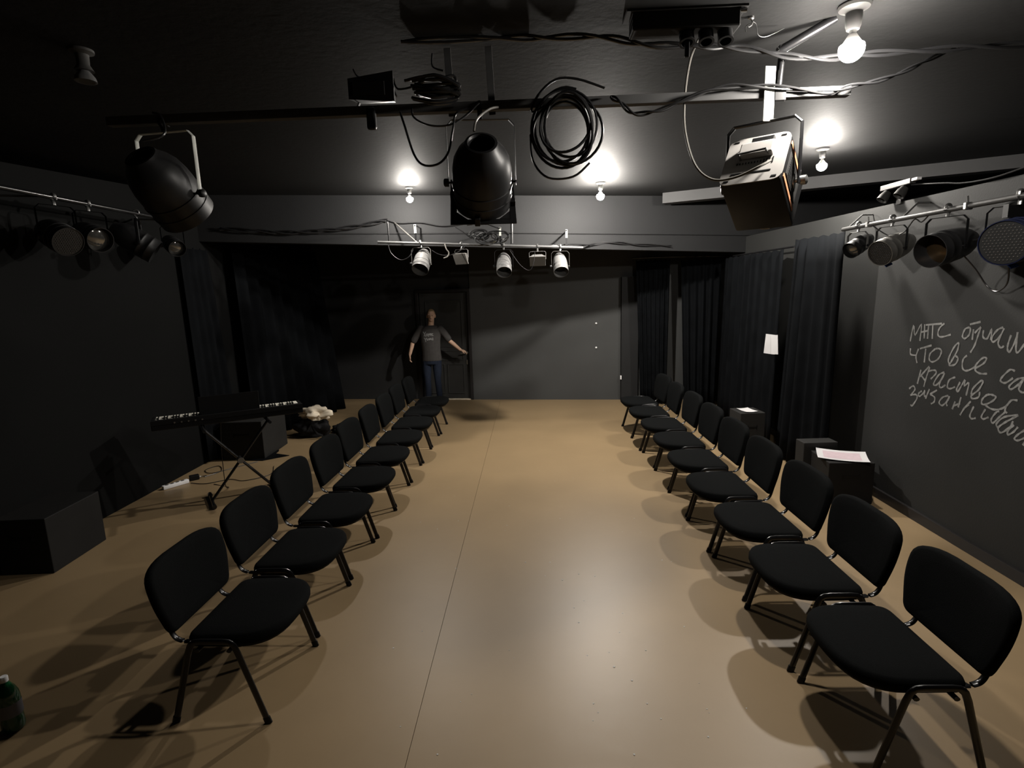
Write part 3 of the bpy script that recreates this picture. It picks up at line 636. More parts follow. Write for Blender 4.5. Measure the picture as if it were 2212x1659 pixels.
par('grey can lantern at the right end of the far lighting pipe', rig(0.425), R(184), 46, r=0.100, L=0.33, drop=0.255, body='greymetal', lens='dark', yokemat='silver', group=GR)
def flood(label, hang, rz, tilt, s, m1, group):
    t = thing('flood_light', label, 'stage light', hang, rz, group)
    b = NB(); tube(b, spline([(0.0, 0.022, 0.004), (0, 0.0, 0.030), (0, -0.022, 0.004), (0, -0.004, -0.03), (0, 0, -0.07)], 4), 0.007, 8, ry=0.012, up=(1, 0, 0)); obj('hook_clamp', b, M['steel'], t, True)
    b = NB(); w2 = s * 0.56; tube(b, [(-w2, 0, -0.17), (-w2, 0, -0.08), (-w2 + 0.02, 0, -0.066), (w2 - 0.02, 0, -0.066), (w2, 0, -0.08), (w2, 0, -0.17)], 0.003, 8, ry=0.010, up=(0, 1, 0)); obj('yoke', b, M['greymetal'], t)
    b = NB(); a = s * 0.5; c = s * 0.36
    vs = []
    for x, y, z in ((-a * .6, -c * .6, -s * .3), (a * .6, -c * .6, -s * .3), (a * .6, c * .6, -s * .3), (-a * .6, c * .6, -s * .3), (-a, -c, s * .12), (a, -c, s * .12), (a, c, s * .12), (-a, c, s * .12)): vs.append(b.verts.new((x, y, z)))
    for f in ((3, 2, 1, 0), (4, 5, 6, 7), (0, 1, 5, 4), (1, 2, 6, 5), (2, 3, 7, 6), (3, 0, 4, 7)): b.faces.new([vs[i] for i in f])
    box(b, (0, 0, s * 0.135), (2 * a + 0.014, 2 * c + 0.014, 0.018), bevel=0.003)
    h = obj('housing', b, M[m1], t, loc=(0, 0, -0.175), rot=(R(-90 - tilt), 0, 0))
    b = NB(); box(b, (0, 0, s * 0.148), (2 * a * 0.9, 2 * c * 0.88, 0.004)); obj('front_glass', b, M['lens'], h)
    b = NB()
    for k in range(5): box(b, ((k - 2) * a * 0.25, 0, -s * 0.30), (0.006, c * 1.1, 0.03))
    obj('cooling_fin', b, M[m1], h)
    return t
flood('small pale flood light second from the left on the far pipe', rig(-0.885), R(150), 25, 0.19, 'silver', GR)
flood('small flood light second from the right on the far pipe, angled down', rig(0.115), R(178), 40, 0.20, 'greymetal', GR)
b = NB(); tube(b, spline([(-1.08, 7.15, 2.667), (-1.06, 7.14, 2.600), (-1.03, 7.14, 2.553), (-1.05, 7.14, 2.506), (-1.10, 7.14, 2.487)], 4), 0.008, 7); tag(obj('cable_tail', b, M['greycable'], None, True), 'short pale cable tail dangling from the far pipe beside the left can lantern', 'cable')
GC = 'cables at the far rig'
def onb(x, z, d=0.02): return Vector((x, bulk_y(x) - d, z))
cable('black cable bundle sagging across the bulkhead to the left of the far pipe', [onb(-3.9, 2.93), onb(-3.4, 2.885), onb(-3.0, 2.875), onb(-2.6, 2.90), onb(-2.2, 2.955), onb(-1.88, 3.02)], 0.009, group=GC, strands=3, tw=0.022)
cable('black cable waving along the bulkhead above the left half of the far pipe', [onb(-1.88, 3.02), onb(-1.72, 2.98), onb(-1.45, 2.985), onb(-1.2, 2.94), onb(-1.0, 2.95), onb(-0.85, 2.985), onb(-0.72, 2.99)], 0.007, group=GC)
cable('black cable trailing from the right end of the far pipe along the bulkhead edge', [rig(0.15) + Vector((0, 0.02, -0.01)), rig(0.42) + Vector((0, 0.03, 0.02)), onb(0.9, 2.665), onb(1.25, 2.685), onb(1.6, 2.655), onb(2.1, 2.625)], 0.007, group=GC, strands=2, tw=0.014)
cable('thin wire strung level across the bulkhead', [onb(-3.0, 2.86), onb(-0.5, 2.84), onb(1.2, 2.81), onb(3.6, 2.76)], 0.0035, group=GC, n=3)
cable('thin vertical wire on the bulkhead right of the centre lantern', [onb(-0.22, 3.32), onb(-0.22, 3.0), onb(-0.225, 2.70)], 0.0045, group=GC, n=3)
cable('thin vertical wire at the left end of the far pipe', [onb(-1.87, 3.0), onb(-1.865, 2.72)], 0.004, group=GC)
cable('thin drooping lead under the left can lantern of the far pipe', [rig(-1.80) + Vector((0, 0, 0.02)), (-1.76, 7.05, 2.572), (-1.64, 7.02, 2.477), (-1.53, 7.02, 2.506), (-1.47, 7.04, 2.600)], 0.005, group=GC)
cable('thin lead looping between the left lanterns of the far pipe', [(-1.25, 7.15, 2.591), (-1.15, 7.15, 2.534), (-1.02, 7.16, 2.525), (-0.9, 7.19, 2.572), (-0.80, 7.23, 2.657)], 0.005, group=GC)
cable('thin lead drooping right of the middle lantern of the far pipe', [(-0.25, 7.33, 2.572), (-0.12, 7.33, 2.383), (0.0, 7.34, 2.307), (0.06, 7.35, 2.402), (0.08, 7.38, 2.553)], 0.003, group=GC)
jr = random.Random(9); b = NB()
for k in range(9):
    c = Vector((-0.55 + jr.uniform(-0.28, 0.22), 7.30, 2.755 + jr.uniform(-0.03, 0.06))); rr = jr.uniform(0.05, 0.12)
    lp = [c + Vector((rr * 1.5 * math.cos(a), jr.uniform(-0.03, 0.03), rr * 0.7 * math.sin(a))) for a in [i * 0.9 for i in range(8)]]
    tube(b, spline(lp, 3), 0.008, 6)
tube(b, spline([(-0.80, 7.30, 2.903), (-0.70, 7.32, 2.922), (-0.62, 7.34, 2.950), (-0.5, 7.38, 2.903), (-0.38, 7.38, 2.856)], 4), 0.008, 6)
tube(b, spline([(-0.95, 7.28, 2.884), (-0.85, 7.28, 2.818), (-0.76, 7.30, 2.742)], 4), 0.007, 6)
tag(obj('cable_heap', b, M['cable'], None, True), 'heap of black cable lying on the middle of the far lighting pipe', 'cable')
t = thing('mains_splitter', 'small black splitter with pale plugs perched above the far cable heap', 'splitter', (-0.60, 7.38, 2.936))
b = NB(); box(b, (0, 0, 0), (0.17, 0.05, 0.045), bevel=0.006); obj('block', b, M['plastic'], t)
for x in (-0.045, 0.04):
    b = NB(); lathe(b, [(0.017, 0), (0.017, 0.03), (0.01, 0.036)], 12, True, Matrix.Translation((x, -0.02, 0)) @ Matrix.Rotation(PI / 2, 4, 'X')); obj('plug', b, M['steel'], t, True)
b = NB(); p = rig(-0.47); box(b, (p.x, p.y - 0.02, p.z + 0.035), (0.055, 0.012, 0.022), bevel=0.002); box(b, (p.x + 0.03, p.y - 0.02, p.z + 0.04), (0.02, 0.008, 0.012)); tag(obj('paper_tag', b, M['yellow']), 'small yellow tag on the far pipe right of the cable heap', 'tag')

# ---------------------------------------------------------------- side rigs
t = thing('lighting_pipe', 'grey lighting pipe along the right wall above the chalk writing', 'lighting bar', (3.0, 0, 2.555))
b = NB(); tube(b, [(0, 2.3, -0.01), (0, 5.45, -0.015)], 0.019, 10); obj('pipe', b, M['dimmetal'], t, True)
for y in (2.6, 4.60, 5.35):
    b = NB(); tube(b, [(0, y, 0), (0.20, y + 0.15, 0.12), (0.298, y + 0.15, 0.12)], 0.008, 8); obj('wall_arm', b, M['beam'], t, True)
for y in (3.95, 5.05):
    b = NB(); tube(b, [(0.0, y, -0.01), (-0.01, y, 0.055)], 0.006, 8); box(b, (0, y, -0.012), (0.05, 0.03, 0.05), bevel=0.006); obj('wing_bolt', b, M['steel'], t)
GS = 'lanterns on the right wall pipe'
par('small black lantern with silver rim, farthest on the right wall pipe', (3.0, 5.20, 2.548), R(112), 26, r=0.075, L=0.27, drop=0.18, body='plastic', lens='glass', yokemat='greymetal', group=GS)
_, can = par('silver-topped can lantern with blue label, second from the far end of the right wall pipe', (3.0, 4.73, 2.548), R(112), 18, r=0.105, L=0.36, drop=0.235, body='silver', lens='led', group=GS)

b = NB(); box(b, (0.0, 0.106, 0.055), (0.055, 0.005, 0.075), rot=Matrix.Rotation(R(-55), 3, 'Z')); obj('blue_label', b, M['bluelabel'], can)
par('black can lantern with amber reflector, third from the far end of the right wall pipe', (3.0, 4.13, 2.548), R(110), 12, r=0.118, L=0.42, drop=0.265, body='can', lens='amber', group=GS)
_, can = par('large blue-black LED lantern nearest the camera on the right wall pipe', (3.0, 3.55, 2.548), R(118), 8, r=0.135, L=0.38, drop=0.265, body='bluebody', lens='led', group=GS)
b = NB(); box(b, (0, 0.137, 0.03), (0.07, 0.005, 0.10), rot=Matrix.Rotation(R(-50), 3, 'Z')); obj('blue_label', b, M['bluelabel'], can)
t = thing('barndoor_flap', 'black hinged flap standing above the nearest lantern on the right wall', 'flap', (3.05, 3.55, 2.44))
b = NB(); prism(b, [(-0.12, -0.01), (0.10, 0.05), (0.08, 0.09), (-0.12, 0.03)], -0.02, [0.06, 0.13, 0.13, 0.06]); obj('flap', b, M['plastic'], t)
b = NB(); box(b, (0, 0.04, 0.10), (0.04, 0.02, 0.05)); obj('hinge', b, M['plastic'], t)
cable('thin black leads slung under the right wall pipe', [(3.0, 5.0, 2.53), (3.03, 4.9, 2.46), (3.05, 4.8, 2.42), (3.05, 4.65, 2.44), (3.02, 4.5, 2.52), (3.02, 4.42, 2.49), (3.02, 4.35, 2.53)], 0.005, group='leads at the right wall pipe')
cable('thin black lead looping down the right wall below the amber lantern', [(3.1, 4.1, 2.24), (3.2, 4.08, 2.12), (3.27, 4.05, 2.00), (3.27, 3.96, 1.96), (3.25, 3.86, 2.02), (3.15, 3.75, 2.15)], 0.005, group='leads at the right wall pipe')
cable('thin black lead between the amber lantern and the LED lantern', [(3.12, 4.12, 2.31), (3.18, 3.98, 2.335), (3.18, 3.85, 2.36), (3.1, 3.72, 2.38)], 0.007, group='leads at the right wall pipe')
cable('grey cable running along the top edge of the right wall', [(3.28, 4.97, 2.855), (3.29, 4.6, 2.80), (3.29, 4.4, 2.765), (3.28, 4.1, 2.75), (3.29, 3.7, 2.78), (3.29, 3.2, 2.74), (3.29, 2.5, 2.735)], 0.006, group='leads at the right wall pipe')
# little twin spot on the top of the right wall
t = thing('twin_spot', 'small grey track with two round spots on top of the right wall', 'lamp', (3.26, 5.12, 2.745))
b = NB(); box(b, (0, 0, 0.135), (0.05, 0.40, 0.045), bevel=0.004); box(b, (0.03, 0, 0.05), (0.02, 0.06, 0.16)); obj('track', b, M['dimmetal'], t)
b = NB(); box(b, (0.0, -0.24, 0.14), (0.04, 0.07, 0.022), bevel=0.003); obj('end_plug', b, M['whiteplastic'], t)
for y in (-0.11, 0.12):
    b = NB(); tube(b, [(-0.01, y, 0.12), (-0.02, y, 0.09)], 0.008, 8); obj('stem', b, M['dimmetal'], t, True)
    b = NB(); lathe(b, [(0.0, 0.05), (0.03, 0.045), (0.042, 0.0), (0.045, -0.04), (0.04, -0.04), (0.03, -0.01), (0, -0.005)], 18, True, Matrix.Translation((-0.03, y, 0.055)) @ Matrix.Rotation(R(35), 4, 'Y')); obj('spot_head', b, M['dimmetal'], t, True)

t = thing('lighting_pipe', 'dim lighting pipe along the left wall in deep shade', 'lighting bar', (-3.75, 0, 2.89))
b = NB(); tube(b, [(0, 2.3, 0.01), (0, 5.95, -0.005)], 0.019, 10); obj('pipe', b, M['blackpipe'], t, True)
for y in (2.8, 4.3, 5.8):
    b = NB(); tube(b, [(0, y, 0), (-0.40, y, 0.02)], 0.009, 8); obj('wall_arm', b, M['beam'], t, True)
GL = 'lanterns on the left wall pipe'
par('dark LED lantern with beaded face, nearest the camera on the left wall pipe', (-3.75, 4.36, 2.885), R(-112), 22, r=0.115, L=0.34, drop=0.30, body='can', lens='led', group=GL)
par('dark can lantern with large glass lens, second from the camera on the left wall pipe', (-3.75, 4.70, 2.885), R(-114), 18, r=0.105, L=0.34, drop=0.265, body='can', lens='glass', group=GL)
par('dark can lantern turned away, third from the camera on the left wall pipe', (-3.75, 5.28, 2.885), R(-60), 35, r=0.12, L=0.40, drop=0.28, body='can', lens='dark', group=GL)
par('small dark lantern with bright glass lens, farthest on the left wall pipe', (-3.75, 5.78, 2.885), R(-128), 22, r=0.085, L=0.30, drop=0.26, body='can', lens='glass', group=GL)

# ---------------------------------------------------------------- curtains
def curtain(label, p0, p1, q0, q1, z0, z1, folds, amp, seed=0, name='curtain', group='black stage curtains'):
    rr = random.Random(seed); b = NB(); N = folds * 8; K = 9
    P0, P1, Q0, Q1 = map(Vector, (p0, p1, q0, q1)); nrm = Vector((-(P1 - P0).y, (P1 - P0).x)).normalized()
    ph = [rr.uniform(-0.9, 0.9) for _ in range(folds + 2)]; am = [rr.uniform(0.5, 1.25) for _ in range(folds + 2)]
    grid = {}
    for side in (0, 1):
        for i in range(N + 1):
            u = i / N; f = u * folds; k = int(f)
            wv = math.sin(2 * PI * (f) + ph[k] * math.sin(PI * (f - k))) * (am[k] * (1 - (f - k)) + am[k + 1] * (f - k))
            for j in range(K + 1):
                v = j / K
                a = amp * (0.55 + 0.45 * (1 - v)) * wv
                p = (Q0.lerp(Q1, u)).lerp(P0.lerp(P1, u), v) + nrm * (a + (0.004 if side else -0.004))
                zz1 = z1 - (0.02 * abs(math.sin(PI * f)) if v > 0.95 else 0)
                grid[side, i, j] = b.verts.new((p.x, p.y, z0 + (zz1 - z0) * v))
    for side in (0, 1):
        for i in range(N):
            for j in range(K):
                q = [grid[side, i, j], grid[side, i + 1, j], grid[side, i + 1, j + 1], grid[side, i, j + 1]]
                b.faces.new(q if side else q[::-1])
    for i in range(N):
        b.faces.new([grid[0, i, 0], grid[0, i + 1, 0], grid[1, i + 1, 0], grid[1, i, 0]]); b.faces.new([grid[1, i, K], grid[1, i + 1, K], grid[0, i + 1, K], grid[0, i, K]])
    for j in range(K):
        b.faces.new([grid[1, 0, j], grid[1, 0, j + 1], grid[0, 0, j + 1], grid[0, 0, j]]); b.faces.new([grid[0, N, j], grid[0, N, j + 1], grid[1, N, j + 1], grid[1, N, j]])
    return tag(obj(name, b, M['cloth'], None, True, sharp=180), label, 'curtain', group)
curtain('black curtain on the right wall beside the chalk writing, nearest the camera', (3.06, 5.52), (3.02, 6.42), (3.06, 5.56), (2.90, 6.36), 0.02, 2.53, 5, 0.045, 1)
curtain('broad black curtain on the right wall with papers at its near edge', (3.05, 6.78), (3.05, 8.72), (3.02, 6.80), (3.0, 8.72), 0.02, 2.45, 9, 0.040, 2)
curtain('black curtain beside the far right corner, parted in two', (2.52, 9.30), (3.16, 9.22), (2.62, 9.30), (3.12, 9.22), 0.02, 2.47, 5, 0.05, 3)
curtain('narrow gathered black curtain right of the pilaster on the far wall', (1.80, 9.42), (2.36, 9.38), (1.90, 9.42), (2.34, 9.38), 0.02, 2.49, 7, 0.04, 4)
curtain('black curtain on the left wall, the nearer one, flaring at its hem', (-4.11, 6.42), (-4.11, 6.98), (-4.10, 6.46), (-4.10, 7.22), 0.03, 2.68, 4, 0.030, 5)
curtain('broad black curtain on the left wall behind the keyboard', (-4.02, 7.40), (-3.72, 9.55), (-3.98, 7.44), (-3.46, 9.62), 0.01, 2.80, 9, 0.07, 6)
b = NB(); tube(b, [(1.74, 9.43, 2.52), (2.4, 9.40, 2.52), (3.28, 9.22, 2.50)], 0.012, 8); tube(b, [(3.24, 9.2, 2.5), (3.14, 8.8, 2.47), (3.14, 6.7, 2.47)], 0.012, 8)
tag(obj('curtain_rail', b, M['blackpipe'], None, True), 'black rail carrying the curtains in the far right corner', 'rail')
b = NB(); tube(b, [(-4.06, 7.3, 2.815), (-3.72, 9.6, 2.815)], 0.012, 8); tag(obj('curtain_rail', b, M['blackpipe'], None, True), 'black rail carrying the broad left curtain', 'rail')

# ---------------------------------------------------------------- things along the right wall
def cube_thing(label, c, s, rz, m='darkbox', group='black stage cubes', name='stage_cube'):
    t = thing(name, label, 'stage cube', c, rz, group)
    b = NB(); box(b, (0, 0, s[2] / 2), s, bevel=0.006); body = obj('carcass', b, M[m], t)
    b = NB()
    for x in (-1, 1): box(b, (x * s[0] * 0.18, -s[1] / 2 - 0.0005, s[2] * 0.66), (0.010, 0.003, 0.06))
    box(b, (0, -s[1] / 2 - 0.0005, s[2] * 0.66), (s[0] * 0.36, 0.003, 0.022)); obj('hand_slot', b, M['plastic'], body)
    return t
cube_thing('dark stage cube under the pinkish sheet by the right wall', (2.955, 5.10, 0), (0.40, 0.40, 0.40), R(-4))
cube_thing('plain grey stage cube behind the one with the pinkish sheet', (2.88, 5.42, 0), (0.34, 0.16, 0.47), R(2), 'greybox')
cube_thing('grey stage cube with a white sheet in front of the right wall curtain', (2.62, 6.55, 0), (0.30, 0.30, 0.53), R(5), 'greybox')
def sheet(label, c, sx, sy, rz, m='paper', rx=0.0, curl=0.012, cat='paper', part=None):
    b = NB(); n = 8
    vs = [[None] * (n + 1) for _ in range(n + 1)]; lo = [[None] * (n + 1) for _ in range(n + 1)]
    for i in range(n + 1):
        for j in range(n + 1):
            x = (i / n - 0.5) * sx; y = (j / n - 0.5) * sy; z = curl * ((i / n - 0.5) ** 2 + (j / n - 0.5) ** 2) * 2 + 0.002
            vs[i][j] = b.verts.new((x, y, z)); lo[i][j] = b.verts.new((x, y, z - 0.0012))
    for i in range(n):
        for j in range(n):
            b.faces.new((vs[i][j], vs[i + 1][j], vs[i + 1][j + 1], vs[i][j + 1])); b.faces.new((lo[i][j], lo[i][j + 1], lo[i + 1][j + 1], lo[i + 1][j]))
    for i in range(n):
        b.faces.new((lo[i][0], lo[i + 1][0], vs[i + 1][0], vs[i][0])); b.faces.new((lo[i + 1][n], lo[i][n], vs[i][n], vs[i + 1][n]))
        b.faces.new((lo[0][i + 1], lo[0][i], vs[0][i], vs[0][i + 1])); b.faces.new((lo[n][i], lo[n][i + 1], vs[n][i + 1], vs[n][i]))
    o = obj('paper_sheet', b, M[m], None, True, c, (rx, 0, rz)); tag(o, label, cat)
    return o
o = sheet('creased white sheet with pinkish print lying on the dark stage cube by the right wall', (2.95, 5.09, 0.401), 0.42, 0.34, R(-24), curl=0.02)
b = NB(); n = 8; g = {}
for i in range(n + 1):
    for j in range(n + 1):
        u, v = (i / n - 0.5) * 0.74, (j / n - 0.5) * 0.66 + 0.02
        g[i, j] = b.verts.new((u * 0.42, v * 0.34, 0.02 * (u * u + v * v) * 2 + 0.0032))
for i in range(n):
    for j in range(n): b.faces.new((g[i, j], g[i + 1, j], g[i + 1, j + 1], g[i, j + 1]))
obj('pink_print', b, M['pinkpaper'], o)
sheet('white sheet lying on the grey cube before the right wall curtain', (2.61, 6.53, 0.531), 0.15, 0.21, R(12))
t = thing('pinned_papers', 'two white sheets hanging on the edge of the right wall curtain', 'paper', (2.965, 6.735, 1.31))
b = NB(); box(b, (0, 0.03, 0.0), (0.004, 0.14, 0.24), rot=Matrix.Rotation(R(4), 3, 'X')); obj('sheet', b, M['paper'], t, rot=(0, 0, R(40)))
b = NB(); box(b, (-0.012, -0.035, 0.0), (0.003, 0.10, 0.235), rot=Matrix.Rotation(R(-5), 3, 'X')); obj('sheet', b, M['paper'], t, rot=(0, 0, R(25)))

# ---------------------------------------------------------------- left side: keyboard, stand, boxes, bag, bottle
t = thing('digital_piano', 'black digital keyboard seen from behind, standing askew by the left wall', 'keyboard', (-3.17, 5.46, 0.80), R(31))
b = NB(); box(b, (0, 0.03, 0.035), (1.40, 0.30, 0.06), bevel=0.008); body = obj('body', b, M['plastic'], t)
b = NB(); prism(b, [(-0.70, -0.13), (0.70, -0.13), (0.70, -0.02), (-0.70, -0.02)], 0.06, [0.105, 0.105, 0.095, 0.095]); obj('control_panel', b, M['plastic'], t)
for x in (-0.685, 0.685):
    b = NB(); box(b, (x, 0.06, 0.075), (0.028, 0.17, 0.05), bevel=0.004); obj('end_block', b, M['plastic'], t)
b = NB(); nk = 52; wk = 1.335 / nk
for k in range(nk): box(b, (-0.6675 + wk * (k + 0.5), 0.075, 0.083), (wk - 0.0016, 0.15, 0.024))
o = obj('white_keys', b, M['ivory'], t); o['kind'] = 'stuff'
b = NB()
for k in range(nk - 1):
    if (k % 7) not in (1, 4): box(b, (-0.6675 + wk * (k + 1), 0.040, 0.100), (0.011, 0.085, 0.016))
o = obj('black_keys', b, M['frame'], t); o['kind'] = 'stuff'
b = NB(); box(b, (0.0, -0.04, 0.19), (0.56, 0.008, 0.19), rot=None, bevel=0.003); box(b, (0.0, -0.02, 0.105), (0.56, 0.04, 0.012)); obj('music_rest', b, M['plastic'], t)
b = NB()
for k in range(5): lathe(b, [(0.008, 0), (0.008, 0.006)], 10, True, Matrix.Translation((-0.5 + k * 0.06, -0.131, 0.07)) @ Matrix.Rotation(PI / 2, 4, 'X'))
obj('rear_socket', b, M['steel'], t)
t = thing('keyboard_stand', 'black crossed-leg stand under the digital keyboard', 'stand', (-3.06, 5.34, 0), R(36))
for s in (-1, 1):
    b = NB(); tube(b, [(s * 0.30, 0.02 * s, 0.03), (-s * 0.30, 0.02 * s, 0.775)], 0.016, 8, ry=0.014); leg = obj('leg', b, M['frame'], t)
    b = NB(); tube(b, [(s * 0.30, -0.20, 0.026), (s * 0.30, 0.20, 0.026)], 0.015, 8)
    for y in (-0.2, 0.2): lathe(b, [(0.022, 0), (0.022, 0.05)], 12, True, Matrix.Translation((s * 0.30, y - 0.025 * (1 if y > 0 else -1), 0.026)) @ Matrix.Rotation(-PI / 2 * (1 if y > 0 else -1), 4, 'X'))
    obj('foot_bar', b, M['frame'], leg)
    b = NB(); tube(b, [(-s * 0.30, -0.16, 0.783), (-s * 0.30, 0.18, 0.783)], 0.016, 8); obj('top_bar', b, M['frame'], leg)
b = NB(); lathe(b, [(0.03, -0.045), (0.034, -0.03), (0.034, 0.03), (0.03, 0.045)], 16, True, Matrix.Translation((0, 0, 0.40)) @ Matrix.Rotation(PI / 2, 4, 'X')); obj('pivot', b, M['steel'], t, True)
cube_thing('big black stage cube behind the keyboard, its right side greyer', (-3.74, 6.96, 0), (0.54, 0.72, 0.50), R(2), 'greybox')
cube_thing('black stage cube on the floor by the left wall, nearest the camera', (-3.96, 4.05, 0), (0.40, 0.58, 0.45), R(4))
b = NB(); prism(b, [(-3.70, 6.56), (-3.46, 6.54), (-3.20, 6.74), (-3.42, 6.80), (-3.44, 6.96), (-3.46, 6.60)], 0.001, [0.012, 0.012, 0.008, 0.02, 0.03, 0.012])
tag(obj('cloth_flap', b, M['cloth']), 'pointed flap of black cloth on the floor before the big cube', 'cloth')
def lump(name, label, cat, c, s, m, seed, amt=0.25, rz=0):
    from mathutils import noise
    b = NB(); bmesh.ops.create_icosphere(b, subdivisions=4, radius=1.0)
    off = Vector((seed * 3.1, seed, 0))
    for v in b.verts:
        n = noise.noise(v.co * 1.7 + off) * amt + noise.noise(v.co * 4.0 + off) * amt * 0.45
        v.co *= (1 + n); v.co.z = max(v.co.z, -0.72)
        v.co = Vector((v.co.x * s[0], v.co.y * s[1], (v.co.z + 0.72) * s[2]))
    return tag(obj(name, b, M[m], None, True, c, (0, 0, rz), 60), label, cat)
bag = lump('backpack', 'black bag slumped on the floor under the left curtain', 'bag', (-3.28, 7.72, 0.0), (0.25, 0.18, 0.17), 'bag', 3, 0.34)
b = NB(); tube(b, spline([(0.05, -0.14, 0.24), (0.10, -0.21, 0.16), (0.16, -0.22, 0.09), (0.20, -0.12, 0.03)], 5), 0.004, 7, ry=0.018, up=(0, 0, 1)); obj('strap', b, M['bag'], bag, True)
lump('cream_garment', 'crumpled cream and white garment lying on the black bag', 'cloth', (-3.20, 7.68, 0.262), (0.21, 0.13, 0.105), 'cream', 6, 0.62)
lump('jacket', 'black jacket heaped beside the bag on the floor', 'jacket', (-2.88, 7.90, 0.0), (0.16, 0.13, 0.08), 'bag', 8, 0.4)
t = thing('power_strip', 'white power strip on the floor by the left wall', 'power strip', (-4.02, 5.67, 0), R(57))
b = NB(); box(b, (0, 0, 0.022), (0.27, 0.055, 0.042), bevel=0.007); obj('strip_body', b, M['whiteplastic'], t, True)
b = NB()
for k in range(4): lathe(b, [(0.018, 0), (0.018, 0.002), (0.015, 0.0015)], 14, True, Matrix.Translation((-0.09 + k * 0.055, 0, 0.0425)))
obj('outlet', b, M['socket'], t)
t = thing('power_adapter', 'black power adapter on the floor beside the white power strip', 'adapter', (-3.93, 5.87, 0), R(40))
b = NB(); box(b, (0, 0, 0.03), (0.10, 0.065, 0.056), bevel=0.008); obj('brick', b, M['plastic'], t); b = NB(); tube(b, spline([(0.05, 0, 0.03), (0.08, 0.01, 0.02), (0.13, 0.05, 0.008)], 4), 0.005, 6); obj('lead', b, M['cable'], t, True)
GF = 'thin cables on the floor by the keyboard'
cable('thin cable curling on the floor from the adapter toward the cloth', [(-3.86, 5.95, 0.006), (-3.78, 6.15, 0.006), (-3.92, 6.35, 0.006), (-4.0, 6.2, 0.006), (-3.85, 6.08, 0.006), (-3.66, 6.3, 0.006), (-3.5, 6.5, 0.006)], 0.004, group=GF)
cable('thin cable straying over the floor under the keyboard', [(-3.9, 5.75, 0.006), (-3.7, 5.72, 0.006), (-3.5, 5.85, 0.006), (-3.3, 5.8, 0.006), (-3.1, 6.0, 0.006), (-3.2, 6.3, 0.006)], 0.004, group=GF)
cable('thin cable hanging from the keyboard to the floor', [(-3.25, 5.40, 0.83), (-3.27, 5.38, 0.5), (-3.30, 5.42, 0.1), (-3.38, 5.6, 0.006), (-3.6, 5.7, 0.006)], 0.004, group=GF)
t = thing('green_bottle', 'green plastic bottle with pale label on the floor at the lower left edge', 'bottle', (-2.605, 2.27, 0), R(10))
b = NB(); lathe(b, [(0, 0.004), (0.030, 0.0), (0.043, 0.006), (0.047, 0.02), (0.046, 0.06), (0.044, 0.075), (0.047, 0.09), (0.047, 0.165), (0.044, 0.195), (0.034, 0.225), (0.020, 0.25), (0.014, 0.262), (0.014, 0.275)], 28, True); bt = obj('bottle_body', b, M['green'], t, True)
b = NB(); lathe(b, [(0.0478, 0.085), (0.0482, 0.088), (0.0482, 0.15), (0.0478, 0.153)], 28, False); obj('bottle_label', b, M['label'], t, True)
b = NB(); lathe(b, [(0.016, 0.262), (0.0165, 0.264), (0.0165, 0.286), (0.014, 0.29), (0, 0.29)], 20, True); obj('cap', b, M['whiteplastic'], t, True)

# ---------------------------------------------------------------- the man at the door
def remesh(name, bm, m, parent, voxel, smooth_it=4, kids=None):
    bmesh.ops.recalc_face_normals(bm, faces=bm.faces[:])
    me = bpy.data.meshes.new('tmp'); bm.to_mesh(me); bm.free()
    tmp = bpy.data.objects.new('tmp', me); COL.objects.link(tmp)
    md = tmp.modifiers.new('r', 'REMESH'); md.mode = 'VOXEL'; md.voxel_size = voxel; md.use_smooth_shade = True
    sm = tmp.modifiers.new('s', 'SMOOTH'); sm.factor = 0.5; sm.iterations = smooth_it
    dg = bpy.context.evaluated_depsgraph_get()
    out = bpy.data.meshes.new_from_object(tmp.evaluated_get(dg))
    bpy.data.objects.remove(tmp); bpy.data.meshes.remove(me)
    out.name = name; out.materials.clear(); out.materials.append(m)
    out.polygons.foreach_set('use_smooth', [True] * len(out.polygons))
    o = bpy.data.objects.new(name, out); COL.objects.link(o); o.parent = parent
    return o
def limb(bm, pts, rads, ry=None, up=None):
    sm = spline(pts, 5); n = len(sm) - 1; k = len(pts) - 1
    rr = []
    for i in range(n + 1):
        u = i / n * k; a = min(int(u), k - 1); rr.append(rads[a] + (rads[a + 1] - rads[a]) * (u - a))
    tube(bm, sm, 1.0, 14, radii=rr)
    ellip(bm, sm[0], (rr[0],) * 3, u=12, v=8); ellip(bm, sm[-1], (rr[-1],) * 3, u=12, v=8)
pm = thing('person', 'person in grey printed t-shirt and jeans reaching for the far door handle', 'person', (-1.845, 9.93, 0), 0)
b = NB()
hx = 0.03
ellip(b, (hx, 0.0, 1.645), (0.074, 0.092, 0.098)); ellip(b, (hx + 0.004, -0.022, 1.575), (0.055, 0.066, 0.066))      # skull, jaw
ellip(b, (hx + 0.008, -0.098, 1.607), (0.013, 0.020, 0.022)); ellip(b, (hx + 0.006, -0.088, 1.628), (0.009, 0.014, 0.024))         # nose
ellip(b, (hx + 0.006, -0.082, 1.545), (0.022, 0.016, 0.014))                                                       # chin
for s in (-1, 1):
    ellip(b, (hx + s * 0.076, 0.006, 1.618), (0.010, 0.020, 0.032)); ellip(b, (hx + s * 0.030, -0.076, 1.652), (0.024, 0.014, 0.008))   # ears, brow
limb(b, [(0.01, 0.012, 1.40), (0.018, 0.008, 1.48), (hx, 0.004, 1.56)], [0.075, 0.056, 0.052])
loft(b, [(0, 0, 0.86, 0.145, 0.095), (0, 0, 1.0, 0.140, 0.095), (0, 0, 1.2, 0.155, 0.105), (0, 0, 1.34, 0.165, 0.10), (0, 0, 1.42, 0.12, 0.075)])
